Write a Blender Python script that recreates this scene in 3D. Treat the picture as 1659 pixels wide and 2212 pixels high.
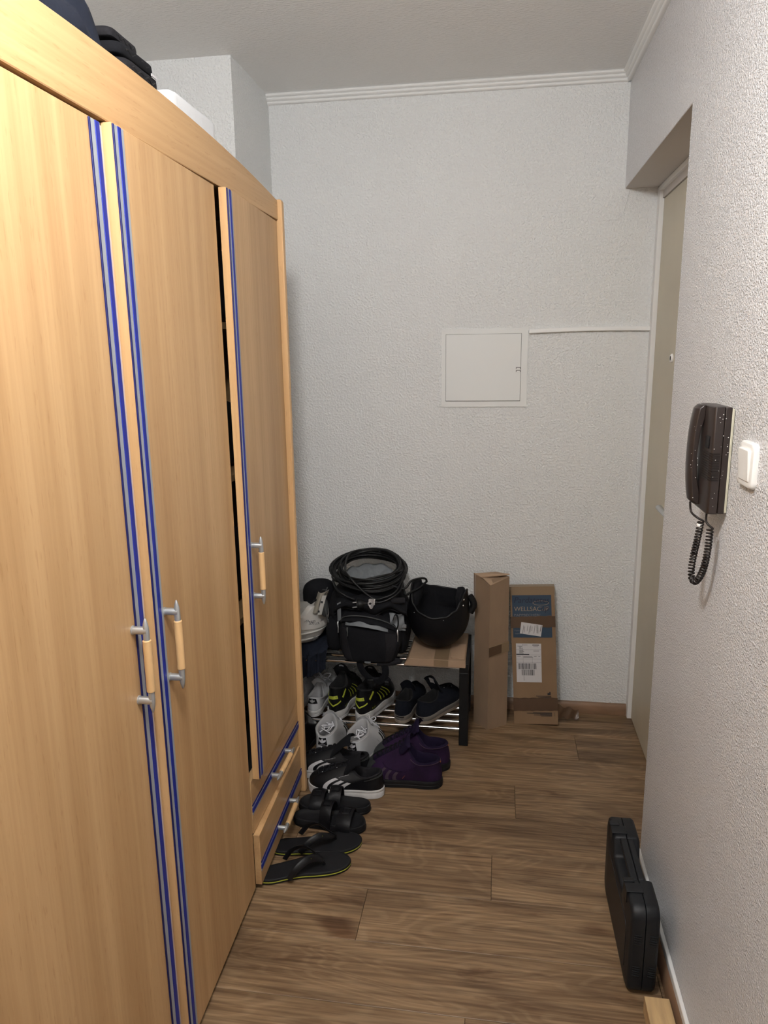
import bpy, bmesh, math, random
from mathutils import Vector, Matrix, noise

for _o in list(bpy.data.objects):
    bpy.data.objects.remove(_o)
SC = bpy.context.scene
COL = SC.collection
R = math.radians
PI = math.pi

# ------------------------------------------------------------------ camera
cam_d = bpy.data.cameras.new('camera')
cam = bpy.data.objects.new('camera', cam_d)
COL.objects.link(cam)
_p, _y, _r = R(12.507), R(8.919), R(-0.823)
_f = Vector((-math.sin(_y) * math.cos(_p), math.cos(_y) * math.cos(_p), -math.sin(_p)))
_rt = _f.cross(Vector((0, 0, 1))).normalized()
_up = _rt.cross(_f)
_rt2 = _rt * math.cos(_r) + _up * math.sin(_r)
_up2 = -_rt * math.sin(_r) + _up * math.cos(_r)
_m = Matrix((_rt2, _up2, -_f)).transposed().to_4x4()
_m.translation = Vector((0, 0, 1.54))
cam.matrix_world = _m
cam_d.sensor_fit = 'VERTICAL'
cam_d.sensor_height = 24.0
cam_d.lens = 24.0 * 1583.66 / 2212
cam_d.clip_start = 0.05
SC.camera = cam

# ------------------------------------------------------------------ world, view
w = bpy.data.worlds.new('world')
SC.world = w
w.use_nodes = True
w.node_tree.nodes['Background'].inputs[0].default_value = (0.75, 0.85, 1.0, 1)
w.node_tree.nodes['Background'].inputs[1].default_value = 0.0
vs = SC.view_settings
vs.view_transform = 'Standard'
vs.look = 'None'
vs.gamma = 1
vs.use_curve_mapping = False
vs.exposure = 0.0
LAMP_POS = Vector((-0.26, 0.62, 2.30))
LAMP_POWER = 68.0
FILL_POS = Vector((0.10, -1.1, 2.30))  # unseen fill lamp, added to lift the lower hallway and soften shadows
FILL_POWER = 8.0

# ------------------------------------------------------------------ materials
def newmat(name):
    m = bpy.data.materials.new(name)
    m.use_nodes = True
    return m, m.node_tree.nodes, m.node_tree.links, m.node_tree.nodes['Principled BSDF']

def mat(name, col, rough=0.6, metal=0.0, bump=None, spec=0.5, var=None, coat=0.0, alpha=1.0, sheen=0.0):
    """bump=(scale,strength,distance) noise; var=(scale,amount,(sx,sy,sz)) brightness noise"""
    m, n, l, b = newmat(name)
    c = (*col, 1)
    b.inputs['Base Color'].default_value = c
    b.inputs['Roughness'].default_value = rough
    b.inputs['Metallic'].default_value = metal
    b.inputs['Specular IOR Level'].default_value = spec
    b.inputs['Coat Weight'].default_value = coat
    b.inputs['Alpha'].default_value = alpha
    b.inputs['Sheen Weight'].default_value = sheen
    if bump or var:
        tc = n.new('ShaderNodeTexCoord')
    if var:
        mp = n.new('ShaderNodeMapping')
        mp.inputs['Scale'].default_value = var[2] if len(var) > 2 else (1, 1, 1)
        l.new(tc.outputs['Object'], mp.inputs[0])
        nz = n.new('ShaderNodeTexNoise')
        nz.inputs['Scale'].default_value = var[0]
        nz.inputs['Detail'].default_value = 5
        l.new(mp.outputs[0], nz.inputs['Vector'])
        rp = n.new('ShaderNodeValToRGB')
        a = var[1]
        rp.color_ramp.elements[0].position = 0.3
        rp.color_ramp.elements[1].position = 0.7
        rp.color_ramp.elements[0].color = tuple(x * (1 - a) for x in col) + (1,)
        rp.color_ramp.elements[1].color = tuple(min(1, x * (1 + a)) for x in col) + (1,)
        l.new(nz.outputs['Fac'], rp.inputs[0])
        l.new(rp.outputs[0], b.inputs['Base Color'])
    if bump:
        nb = n.new('ShaderNodeTexNoise')
        nb.inputs['Scale'].default_value = bump[0]
        nb.inputs['Detail'].default_value = 4
        l.new(tc.outputs['Object'], nb.inputs['Vector'])
        bp = n.new('ShaderNodeBump')
        bp.inputs['Strength'].default_value = bump[1]
        bp.inputs['Distance'].default_value = bump[2]
        l.new(nb.outputs['Fac'], bp.inputs['Height'])
        l.new(bp.outputs[0], b.inputs['Normal'])
    return m

def wallpaper(name, col, scale, dist, rough, fleck=0.0, stretch=(1, 1, 1)):
    """woodchip wallpaper: soft noise relief with scattered chips"""
    m, n, l, b = newmat(name)
    tc = n.new('ShaderNodeTexCoord')
    mp = n.new('ShaderNodeMapping')
    mp.inputs['Scale'].default_value = stretch
    l.new(tc.outputs['Object'], mp.inputs[0])
    n1 = n.new('ShaderNodeTexNoise')
    n1.inputs['Scale'].default_value = scale
    n1.inputs['Detail'].default_value = 3
    n1.inputs['Roughness'].default_value = 0.55
    l.new(mp.outputs[0], n1.inputs['Vector'])
    r1 = n.new('ShaderNodeValToRGB')
    r1.color_ramp.elements[0].position = 0.42
    r1.color_ramp.elements[1].position = 0.68
    l.new(n1.outputs['Fac'], r1.inputs[0])
    bp = n.new('ShaderNodeBump')
    bp.inputs['Strength'].default_value = 1.0
    bp.inputs['Distance'].default_value = dist
    h = r1.outputs[0]
    if fleck:
        vo = n.new('ShaderNodeTexVoronoi')
        vo.inputs['Scale'].default_value = scale * 1.25
        vo.inputs['Randomness'].default_value = 1
        l.new(mp.outputs[0], vo.inputs['Vector'])
        r2 = n.new('ShaderNodeValToRGB')
        r2.color_ramp.elements[0].position = 0.05
        r2.color_ramp.elements[0].color = (1, 1, 1, 1)
        r2.color_ramp.elements[1].position = 0.30
        r2.color_ramp.elements[1].color = (0, 0, 0, 1)
        l.new(vo.outputs['Distance'], r2.inputs[0])
        ad = n.new('ShaderNodeMath')
        ad.operation = 'MULTIPLY_ADD'
        ad.inputs[1].default_value = fleck
        l.new(r2.outputs[0], ad.inputs[0])
        l.new(r1.outputs[0], ad.inputs[2])
        h = ad.outputs[0]
    l.new(h, bp.inputs['Height'])
    l.new(bp.outputs[0], b.inputs['Normal'])
    n3 = n.new('ShaderNodeTexNoise')
    n3.inputs['Scale'].default_value = 1.6
    n3.inputs['Detail'].default_value = 4
    l.new(tc.outputs['Object'], n3.inputs['Vector'])
    r3 = n.new('ShaderNodeValToRGB')
    r3.color_ramp.elements[0].position = 0.3
    r3.color_ramp.elements[1].position = 0.7
    r3.color_ramp.elements[0].color = tuple(c * 0.97 for c in col) + (1,)
    r3.color_ramp.elements[1].color = tuple(col) + (1,)
    l.new(n3.outputs['Fac'], r3.inputs[0])
    l.new(r3.outputs[0], b.inputs['Base Color'])
    b.inputs['Roughness'].default_value = rough
    return m

def beech(name, axis, dark=1.0):
    """beech foil: broad bands, fine pores; axis = grain direction in object space"""
    m, n, l, b = newmat(name)
    tc = n.new('ShaderNodeTexCoord')
    def mapped(al, ac):
        mp = n.new('ShaderNodeMapping')
        s = [ac, ac, ac]
        s[axis] = al
        mp.inputs['Scale'].default_value = s
        l.new(tc.outputs['Object'], mp.inputs[0])
        return mp.outputs[0]
    def nz(vec, sc, det, dis=0.0):
        t = n.new('ShaderNodeTexNoise')
        t.inputs['Scale'].default_value = sc
        t.inputs['Detail'].default_value = det
        t.inputs['Distortion'].default_value = dis
        l.new(vec, t.inputs['Vector'])
        return t.outputs['Fac']
    band = nz(mapped(0.35, 9.0), 1.6, 3)
    fine = nz(mapped(1.4, 75.0), 1.6, 3, 0.3)
    pore = nz(mapped(26.0, 210.0), 1.0, 2)
    rp = n.new('ShaderNodeValToRGB')
    e = rp.color_ramp.elements
    e[0].position, e[1].position = 0.32, 0.68
    e[0].color = (0.44 * dark, 0.262 * dark, 0.120 * dark, 1)
    e[1].color = (0.58 * dark, 0.372 * dark, 0.185 * dark, 1)
    l.new(band, rp.inputs[0])
    r2 = n.new('ShaderNodeValToRGB')
    r2.color_ramp.elements[0].position, r2.color_ramp.elements[1].position = 0.38, 0.6
    r2.color_ramp.elements[0].color = (0.93, 0.915, 0.89, 1)
    r2.color_ramp.elements[1].color = (1, 1, 1, 1)
    l.new(fine, r2.inputs[0])
    r3 = n.new('ShaderNodeValToRGB')
    r3.color_ramp.elements[0].position, r3.color_ramp.elements[1].position = 0.30, 0.37
    r3.color_ramp.elements[0].color = (0.90, 0.86, 0.82, 1)
    r3.color_ramp.elements[1].color = (1, 1, 1, 1)
    l.new(pore, r3.inputs[0])
    x1 = n.new('ShaderNodeMix'); x1.data_type = 'RGBA'; x1.blend_type = 'MULTIPLY'; x1.inputs[0].default_value = 1
    l.new(rp.outputs[0], x1.inputs[6]); l.new(r2.outputs[0], x1.inputs[7])
    x2 = n.new('ShaderNodeMix'); x2.data_type = 'RGBA'; x2.blend_type = 'MULTIPLY'; x2.inputs[0].default_value = 1
    l.new(x1.outputs[2], x2.inputs[6]); l.new(r3.outputs[0], x2.inputs[7])
    l.new(x2.outputs[2], b.inputs['Base Color'])
    b.inputs['Roughness'].default_value = 0.42
    b.inputs['Specular IOR Level'].default_value = 0.4
    return m

def oak_floor(name):
    m, n, l, b = newmat(name)
    tc = n.new('ShaderNodeTexCoord')
    oi = n.new('ShaderNodeObjectInfo')
    cx = n.new('ShaderNodeCombineXYZ')
    for i, k in enumerate((37.0, 91.0, 13.0)):
        mu = n.new('ShaderNodeMath'); mu.operation = 'MULTIPLY'; mu.inputs[1].default_value = k
        l.new(oi.outputs['Random'], mu.inputs[0]); l.new(mu.outputs[0], cx.inputs[i])
    ad = n.new('ShaderNodeVectorMath'); ad.operation = 'ADD'
    l.new(tc.outputs['Object'], ad.inputs[0]); l.new(cx.outputs[0], ad.inputs[1])
    def nz(s, sc, det, dis=0.0, ro=0.5):
        mp = n.new('ShaderNodeMapping'); mp.inputs['Scale'].default_value = s
        l.new(ad.outputs[0], mp.inputs[0])
        t = n.new('ShaderNodeTexNoise')
        t.inputs['Scale'].default_value = sc; t.inputs['Detail'].default_value = det
        t.inputs['Distortion'].default_value = dis; t.inputs['Roughness'].default_value = ro
        l.new(mp.outputs[0], t.inputs['Vector'])
        return t.outputs['Fac']
    def ramp(f, p0, c0, p1, c1):
        r = n.new('ShaderNodeValToRGB')
        r.color_ramp.elements[0].position = p0; r.color_ramp.elements[1].position = p1
        r.color_ramp.elements[0].color = (*c0, 1); r.color_ramp.elements[1].color = (*c1, 1)
        l.new(f, r.inputs[0]); return r.outputs[0]
    def mul(a, c):
        x = n.new('ShaderNodeMix'); x.data_type = 'RGBA'; x.blend_type = 'MULTIPLY'; x.inputs[0].default_value = 1
        l.new(a, x.inputs[6]); l.new(c, x.inputs[7]); return x.outputs[2]
    base = ramp(nz((1.1, 7.0, 1), 1.6, 5, 0.9, 0.6), 0.32, (0.152, 0.096, 0.052), 0.66, (0.352, 0.240, 0.138))
    # rings round knots: bands of a distorted low frequency field
    fld = nz((1.5, 5.0, 1), 1.0, 2, 0.6)
    sn = n.new('ShaderNodeMath'); sn.operation = 'MULTIPLY'; sn.inputs[1].default_value = 120.0
    l.new(fld, sn.inputs[0])
    sn2 = n.new('ShaderNodeMath'); sn2.operation = 'SINE'; l.new(sn.outputs[0], sn2.inputs[0])
    ring = ramp(sn2.outputs[0], 0.0, (0.84, 0.80, 0.76), 0.9, (1, 1, 1))
    fib = ramp(nz((4.0, 130.0, 1), 1.0, 4, 0.2), 0.36, (0.58, 0.54, 0.50), 0.60, (1, 1, 1))
    dk = ramp(nz((3.0, 26.0, 1), 1.0, 4, 1.2, 0.6), 0.28, (0.58, 0.50, 0.44), 0.42, (1, 1, 1))
    knot = ramp(nz((3.2, 8.0, 1), 1.0, 1, 0.3), 0.20, (0.5, 0.4, 0.34), 0.28, (1, 1, 1))
    c = mul(mul(mul(mul(base, ring), fib), dk), knot)
    l.new(c, b.inputs['Base Color'])
    b.inputs['Roughness'].default_value = 0.46
    b.inputs['Specular IOR Level'].default_value = 0.4
    bp = n.new('ShaderNodeBump'); bp.inputs['Strength'].default_value = 0.35; bp.inputs['Distance'].default_value = 0.0006
    l.new(fib, bp.inputs['Height']); l.new(bp.outputs[0], b.inputs['Normal'])
    return m

M = {}
M['wall'] = wallpaper('woodchip_wall', (0.80, 0.812, 0.808), 120, 0.0024, 0.75)
M['wall_r'] = wallpaper('glossy_woodchip_wall', (0.83, 0.825, 0.845), 215, 0.0030, 0.20, fleck=2.0, stretch=(1, 0.8, 1))
M['ceil'] = wallpaper('ceiling_paper', (0.86, 0.855, 0.84), 110, 0.0016, 0.8, stretch=(0.5, 1.6, 1))
M['soffit'] = mat('soffit_shade_tone', (0.60, 0.56, 0.53), 0.8)  # shade under the recess lintel darkened into the colour; reused on the door rebate
M['trimw'] = mat('white_trim_paint', (0.80, 0.80, 0.79), 0.55)
M['panelw'] = mat('white_panel_paint', (0.76, 0.77, 0.76), 0.65)
M['doorb'] = mat('beige_door_paint', (0.56, 0.51, 0.40), 0.45, var=(3, 0.06))
M['beech'] = beech('beech_upright', 2)
M['beechh'] = beech('beech_lengthwise', 1)
M['edge'] = beech('beech_edge', 2, 1.18)
M['floor'] = oak_floor('oak_laminate')
M['subfloor'] = mat('subfloor', (0.05, 0.035, 0.025), 0.9)
M['bboard'] = mat('brown_baseboard', (0.20, 0.115, 0.065), 0.5, var=(6, 0.25, (1, 1, 6)))
M['blue'] = mat('blue_strip', (0.011, 0.022, 0.23), 0.5, spec=0.3)
M['navystrip'] = mat('dark_blue_strip', (0.007, 0.010, 0.09), 0.5, spec=0.3)
M['greystrip'] = mat('grey_strip', (0.31, 0.335, 0.36), 0.5, metal=0.1)
M['seal'] = mat('clear_seal', (0.60, 0.50, 0.46), 0.3, alpha=0.85)
M['silver'] = mat('satin_silver', (0.52, 0.54, 0.55), 0.34, metal=0.75)
M['chrome'] = mat('chrome', (0.85, 0.86, 0.88), 0.12, metal=1.0)
M['grip'] = mat('beech_grip', (0.66, 0.42, 0.20), 0.4, var=(30, 0.12, (1, 1, 0.2)))
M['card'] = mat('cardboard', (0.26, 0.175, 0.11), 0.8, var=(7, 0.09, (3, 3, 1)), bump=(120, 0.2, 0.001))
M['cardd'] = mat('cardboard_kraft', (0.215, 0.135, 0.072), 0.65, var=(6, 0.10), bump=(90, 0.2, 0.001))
M['cardlit'] = mat('cardboard_lit', (0.36, 0.245, 0.16), 0.75, var=(8, 0.06))  # paler copy of the cardboard, light on flaps and lip put into the colour
M['tape'] = mat('brown_parcel_tape', (0.115, 0.068, 0.042), 0.3, alpha=0.80, bump=(40, 0.4, 0.002))
M['tape2'] = mat('tan_parcel_tape', (0.30, 0.21, 0.125), 0.35, alpha=0.75)
M['printblue'] = mat('blue_print', (0.022, 0.046, 0.080), 0.55)
M['paper'] = mat('label_paper', (0.55, 0.54, 0.55), 0.6)
M['ink'] = mat('ink', (0.02, 0.02, 0.025), 0.6)
M['inkgrey'] = mat('grey_ink', (0.16, 0.16, 0.17), 0.6)
M['inktan'] = mat('tan_print', (0.30, 0.22, 0.15), 0.6)
M['marker'] = mat('marker_ink', (0.010, 0.012, 0.035), 0.5)
M['blk'] = mat('black_fabric', (0.0050, 0.0054, 0.0075), 0.9, bump=(260, 0.5, 0.001), spec=0.25)
M['blk2'] = mat('charcoal_fabric', (0.0115, 0.011, 0.0135), 0.85, bump=(260, 0.5, 0.001), spec=0.25)
M['blkpl'] = mat('black_plastic', (0.0055, 0.006, 0.007), 0.42, bump=(400, 0.15, 0.0005), spec=0.3)
M['case'] = mat('case_plastic', (0.0085, 0.0095, 0.0115), 0.5, bump=(500, 0.25, 0.0006), spec=0.3)
M['blkmatte'] = mat('matte_black_shell', (0.0045, 0.0045, 0.006), 0.5, spec=0.22)
M['rubber'] = mat('black_rubber', (0.0065, 0.0068, 0.0085), 0.6, spec=0.3)
M['blkleather'] = mat('black_leather', (0.0045, 0.0046, 0.006), 0.45, bump=(200, 0.3, 0.0006), spec=0.3)
M['cable'] = mat('cable_rubber', (0.0065, 0.0068, 0.0075), 0.45, spec=0.3)
M['lining'] = mat('grey_lining', (0.17, 0.185, 0.20), 0.6, bump=(14, 0.8, 0.012))
M['white'] = mat('white_leather', (0.60, 0.61, 0.63), 0.5, bump=(45, 0.3, 0.002))
M['whitesole'] = mat('white_rubber', (0.55, 0.54, 0.53), 0.6, var=(20, 0.12))
M['whitelace'] = mat('white_lace', (0.62, 0.62, 0.66), 0.8)
M['greylin'] = mat('grey_shoe_lining', (0.34, 0.34, 0.345), 0.85)
M['dark'] = mat('dark_inside', (0.004, 0.004, 0.005), 0.9)
M['yellow'] = mat('lime_band', (0.42, 0.47, 0.045), 0.5)
M['navy'] = mat('navy_canvas', (0.0045, 0.0062, 0.012), 0.9, bump=(300, 0.5, 0.0008), spec=0.25)
M['navylight'] = mat('navy_cloth', (0.0085, 0.0115, 0.0215), 0.9, bump=(18, 0.7, 0.01), spec=0.25)
M['greysole'] = mat('grey_rubber', (0.155, 0.14, 0.125), 0.6, var=(14, 0.15))
M['tansole'] = mat('tan_rubber', (0.27, 0.22, 0.17), 0.6)
M['purple'] = mat('purple_suede', (0.0195, 0.0075, 0.030), 0.9, var=(16, 0.35), bump=(150, 0.4, 0.001), spec=0.2)
M['purpled'] = mat('dark_purple_suede', (0.0085, 0.0045, 0.020), 0.9, bump=(150, 0.4, 0.001), spec=0.2)
M['purples'] = mat('purple_stripe', (0.045, 0.027, 0.045), 0.7)
M['toecap'] = mat('grey_toe_rubber', (0.030, 0.033, 0.034), 0.5)
M['orange'] = mat('orange_thread', (0.35, 0.10, 0.03), 0.6)
M['ivory'] = mat('ivory_shell', (0.56, 0.55, 0.52), 0.35, var=(10, 0.06))
M['beige'] = mat('beige_cuff', (0.33, 0.31, 0.26), 0.5)
M['greypad'] = mat('grey_pad', (0.045, 0.048, 0.048), 0.7)
M['brownpl'] = mat('brown_phone_plastic', (0.024, 0.0165, 0.0145), 0.36, bump=(300, 0.1, 0.0004))
M['browndk'] = mat('dark_phone_plastic', (0.016, 0.012, 0.011), 0.35, spec=0.3)
M['swwhite'] = mat('switch_white', (0.82, 0.82, 0.80), 0.28)
M['oldpaint'] = mat('paint_smear', (0.62, 0.60, 0.47), 0.7)
M['pine'] = mat('pine_timber', (0.50, 0.34, 0.17), 0.6, var=(9, 0.22, (6, 0.6, 6)))
M['bagwhite'] = mat('white_cloth_bag', (0.72, 0.74, 0.76), 0.6, bump=(22, 0.8, 0.006))
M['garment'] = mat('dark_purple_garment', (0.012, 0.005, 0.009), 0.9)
M['gapshade'] = mat('gap_shade_dark', (0.008, 0.008, 0.008), 0.9)  # near-black stands in for shade on wardrobe inner boards, plinth and clothes
M['seam'] = mat('dark_seam', (0.09, 0.085, 0.08), 0.8)
M['lamp'], _n, _l, _b = newmat('lamp_glow')
_b.inputs['Emission Color'].default_value = (1.0, 0.985, 0.965, 1)
_b.inputs['Emission Strength'].default_value = 1.0

# ------------------------------------------------------------------ mesh helpers
def V(*a):
    return Vector(a)

class MB:
    def __init__(s):
        s.v = []; s.f = []; s.mi = []
    def add(s, verts, faces, mi=0):
        o = len(s.v)
        s.v += [Vector(p) for p in verts]
        for f in faces:
            s.f.append([i + o for i in f]); s.mi.append(mi)
        return s
    def box(s, x0, x1, y0, y1, z0, z1, mi=0):
        v = [(x, y, z) for z in (z0, z1) for y in (y0, y1) for x in (x0, x1)]
        f = [(0, 2, 3, 1), (4, 5, 7, 6), (0, 1, 5, 4), (2, 6, 7, 3), (0, 4, 6, 2), (1, 3, 7, 5)]
        return s.add(v, f, mi)
    def hexa(s, v, mi=0):
        f = [(0, 2, 3, 1), (4, 5, 7, 6), (0, 1, 5, 4), (2, 6, 7, 3), (0, 4, 6, 2), (1, 3, 7, 5)]
        return s.add(v, f, mi)
    def prism(s, poly, a, b, axis=2, mi=0):
        """poly: 2D points in the two other axes (order x,y,z minus axis), extruded a..b"""
        def mk(p, t):
            q = [p[0], p[1]]; q.insert(axis, t); return q
        n = len(poly)
        v = [mk(p, a) for p in poly] + [mk(p, b) for p in poly]
        f = [list(range(n))[::-1], list(range(n, 2 * n))] + [(i, (i + 1) % n, n + (i + 1) % n, n + i) for i in range(n)]
        return s.add(v, f, mi)
    def rings(s, rings, cap0=True, cap1=True, mi=0, mis=None, closed=True):
        n = len(rings[0]); v = []
        for r_ in rings:
            v += r_
        o = len(s.v)
        s.v += [Vector(p) for p in v]
        for k in range(len(rings) - 1):
            for i in range(n if closed else n - 1):
                j = (i + 1) % n
                s.f.append([o + k * n + i, o + k * n + j, o + (k + 1) * n + j, o + (k + 1) * n + i])
                s.mi.append(mis[k] if mis else mi)
        if cap0:
            s.f.append([o + i for i in range(n)][::-1]); s.mi.append(mis[0] if mis else mi)
        if cap1:
            s.f.append([o + (len(rings) - 1) * n + i for i in range(n)]); s.mi.append(mis[-1] if mis else mi)
        return s
    def tube(s, path, r, seg=8, mi=0, closed=False, caps=True, flat=1.0, upv=None):
        """r: float or list; flat scales the radius along the frame's second axis"""
        P = [Vector(p) for p in path]; n = len(P)
        rr = r if isinstance(r, (list, tuple)) else [r] * n
        T = []
        for i in range(n):
            a = P[i - 1] if (i > 0 or closed) else P[i]
            b = P[(i + 1) % n] if (i < n - 1 or closed) else P[i]
            t = (b - a)
            T.append(t.normalized() if t.length > 1e-9 else Vector((0, 0, 1)))
        N = Vector((upv[0] if isinstance(upv[0], (list, tuple, Vector)) else upv)) if upv else (Vector((0, 0, 1)) if abs(T[0].z) < 0.9 else Vector((1, 0, 0)))
        out = []
        for i in range(n):
            if upv: N = Vector(upv[i] if isinstance(upv[0], (list, tuple, Vector)) else upv)
            N = (N - T[i] * N.dot(T[i]))
            N = N.normalized() if N.length > 1e-6 else T[i].orthogonal().normalized()
            B = T[i].cross(N)
            out.append([P[i] + (B * math.cos(2 * PI * k / seg) + N * math.sin(2 * PI * k / seg) * flat) * rr[i] for k in range(seg)])
        if closed:
            out.append(out[0])
            return s.rings(out, False, False, mi)
        return s.rings(out, caps, caps, mi)
    def lathe(s, prof, origin, axis, seg=24, mi=0, mis=None):
        """prof: list of (r, t) along axis"""
        A = Vector(axis).normalized(); U = A.orthogonal().normalized(); W = A.cross(U); O = Vector(origin)
        rings = [[O + A * t + (U * math.cos(2 * PI * k / seg) + W * math.sin(2 * PI * k / seg)) * max(r, 1e-5) for k in range(seg)] for r, t in prof]
        return s.rings(rings, True, True, mi, mis)
    def grid(s, fn, nu, nv, mi=0, closed_u=False):
        v = [fn(i / (nu if closed_u else nu), j / nv) for j in range(nv + 1) for i in range(nu + (0 if closed_u else 1))]
        w_ = nu if closed_u else nu + 1
        f = []
        for j in range(nv):
            for i in range(nu):
                a = j * w_ + i; b = j * w_ + (i + 1) % w_
                f.append((a, b, b + w_, a + w_))
        return s.add(v, f, mi)
    def slab(s, fn, nu, nv, off, mi=0):
        """closed thin sheet: fn(u,v,side) -> point, side 0/1"""
        o = len(s.v); w_ = nu + 1
        for sd in (0, 1):
            for j in range(nv + 1):
                for i in range(nu + 1):
                    s.v.append(Vector(fn(i / nu, j / nv, sd)))
        m_ = w_ * (nv + 1)
        for j in range(nv):
            for i in range(nu):
                a = o + j * w_ + i
                s.f.append([a, a + w_, a + w_ + 1, a + 1]); s.mi.append(mi)
                a += m_
                s.f.append([a, a + 1, a + w_ + 1, a + w_]); s.mi.append(mi)
        bd = [j_ for j_ in range(nu)] + [nu + j_ * w_ for j_ in range(nv)] + [nv * w_ + nu - i for i in range(nu)] + [(nv - j_) * w_ for j_ in range(nv)]
        for k in range(len(bd)):
            a, b = bd[k], bd[(k + 1) % len(bd)]
            s.f.append([o + a, o + b, o + m_ + b, o + m_ + a]); s.mi.append(mi)
        return s
    def xf(s, mtx):
        s.v = [mtx @ p for p in s.v]; return s

def setp(o, label=None, cat=None, group=None, kind=None):
    if label: o['label'] = label
    if cat: o['category'] = cat
    if group: o['group'] = group
    if kind: o['kind'] = kind
    return o

def world_of(o):
    m_ = Matrix.Identity(4); q = o
    ch = []
    while q is not None:
        ch.append(q); q = q.parent
    for q in reversed(ch):
        m_ = m_ @ (Matrix.Translation(q.location) @ q.rotation_euler.to_matrix().to_4x4())
    return m_

def obj(name, mb, m, parent=None, world=False, smooth=35, bevel=None, subsurf=0, fix=True, orig=None):
    me = bpy.data.meshes.new(name)
    vs_ = mb.v
    if world and parent is not None:
        inv = world_of(parent).inverted(); vs_ = [inv @ p for p in vs_]
    if orig is not None:
        vs_ = [p - Vector(orig) for p in vs_]
    me.from_pydata([tuple(p) for p in vs_], [], mb.f)
    ms = m if isinstance(m, (list, tuple)) else [m]
    for q in ms: me.materials.append(q)
    if len(ms) > 1: me.polygons.foreach_set('material_index', mb.mi)
    me.update()
    if fix:
        bm = bmesh.new(); bm.from_mesh(me)
        bmesh.ops.remove_doubles(bm, verts=bm.verts, dist=1e-6)
        bmesh.ops.recalc_face_normals(bm, faces=bm.faces)
        bm.to_mesh(me); bm.free()
    if smooth is not None:
        me.shade_smooth()
        if smooth < 180: me.set_sharp_from_angle(angle=R(smooth))
    o = bpy.data.objects.new(name, me); COL.objects.link(o)
    if orig is not None: o.location = orig
    if parent is not None: o.parent = parent
    if bevel:
        b = o.modifiers.new('bevel', 'BEVEL'); b.width = bevel[0]; b.segments = bevel[1]
        b.limit_method = 'ANGLE'; b.angle_limit = R(40); b.harden_normals = False
    if subsurf:
        q = o.modifiers.new('sub', 'SUBSURF'); q.levels = subsurf; q.render_levels = subsurf
    return o

def thing(name, label, cat, loc=(0, 0, 0), rotz=0.0, group=None, kind=None):
    o = bpy.data.objects.new(name, None); COL.objects.link(o)
    o.empty_display_size = 0.05
    o.location = loc; o.rotation_euler = (0, 0, rotz)
    return setp(o, label, cat, group, kind)

def copy_tree(o, parent=None):
    c = o.copy(); COL.objects.link(c)
    if parent is not None: c.parent = parent
    for ch in list(o.children): copy_tree(ch, c)
    return c

_txt = {}
def text2d(s, shear=0.0, res=3):
    """text outline as a flat mesh: (verts2d, faces), cap height about 0.7, starts at x=0"""
    key = (s, shear)
    if key in _txt: return _txt[key]
    cu = bpy.data.curves.new('t', 'FONT'); cu.body = s; cu.shear = shear; cu.resolution_u = res
    to = bpy.data.objects.new('t', cu); COL.objects.link(to)
    dg = bpy.context.evaluated_depsgraph_get()
    me = bpy.data.meshes.new_from_object(to.evaluated_get(dg))
    v = [(p.co.x, p.co.y) for p in me.vertices]; f = [list(p.vertices) for p in me.polygons]
    bpy.data.objects.remove(to); bpy.data.curves.remove(cu); bpy.data.meshes.remove(me)
    _txt[key] = (v, f)
    return v, f

def text_on(mb, s, fn, size, shear=0.0, width=None, mi=0, center=False):
    """fn(x,y)->3D point; places text scaled to size"""
    v, f = text2d(s, shear)
    x0 = min(p[0] for p in v); x1 = max(p[0] for p in v)
    kx = size if width is None else width / (x1 - x0)
    off = -(x1 - x0) * kx / 2 if center else 0
    mb.add([fn((p[0] - x0) * kx + off, p[1] * size) for p in v], f, mi)
    return mb

def catmull(pts, n, closed=False):
    P = [Vector(p) for p in pts]; m_ = len(P); out = []
    segs = m_ if closed else m_ - 1
    for i in range(n):
        t = i / (n if closed else (n - 1)) * segs
        k = min(int(t), segs - 1); u = t - k
        g = (lambda j: P[j % m_]) if closed else (lambda j: P[max(0, min(m_ - 1, j))])
        a, b, c, d = g(k - 1), g(k), g(k + 1), g(k + 2)
        out.append(0.5 * ((2 * b) + (c - a) * u + (2 * a - 5 * b + 4 * c - d) * u * u + (3 * b - a - 3 * c + d) * u ** 3))
    return out

def nzv(p, s, amp, seed=0):
    return noise.noise_vector(Vector(p) * s + Vector((seed * 7.3, seed * 3.1, seed * 1.7))) * amp

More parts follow.
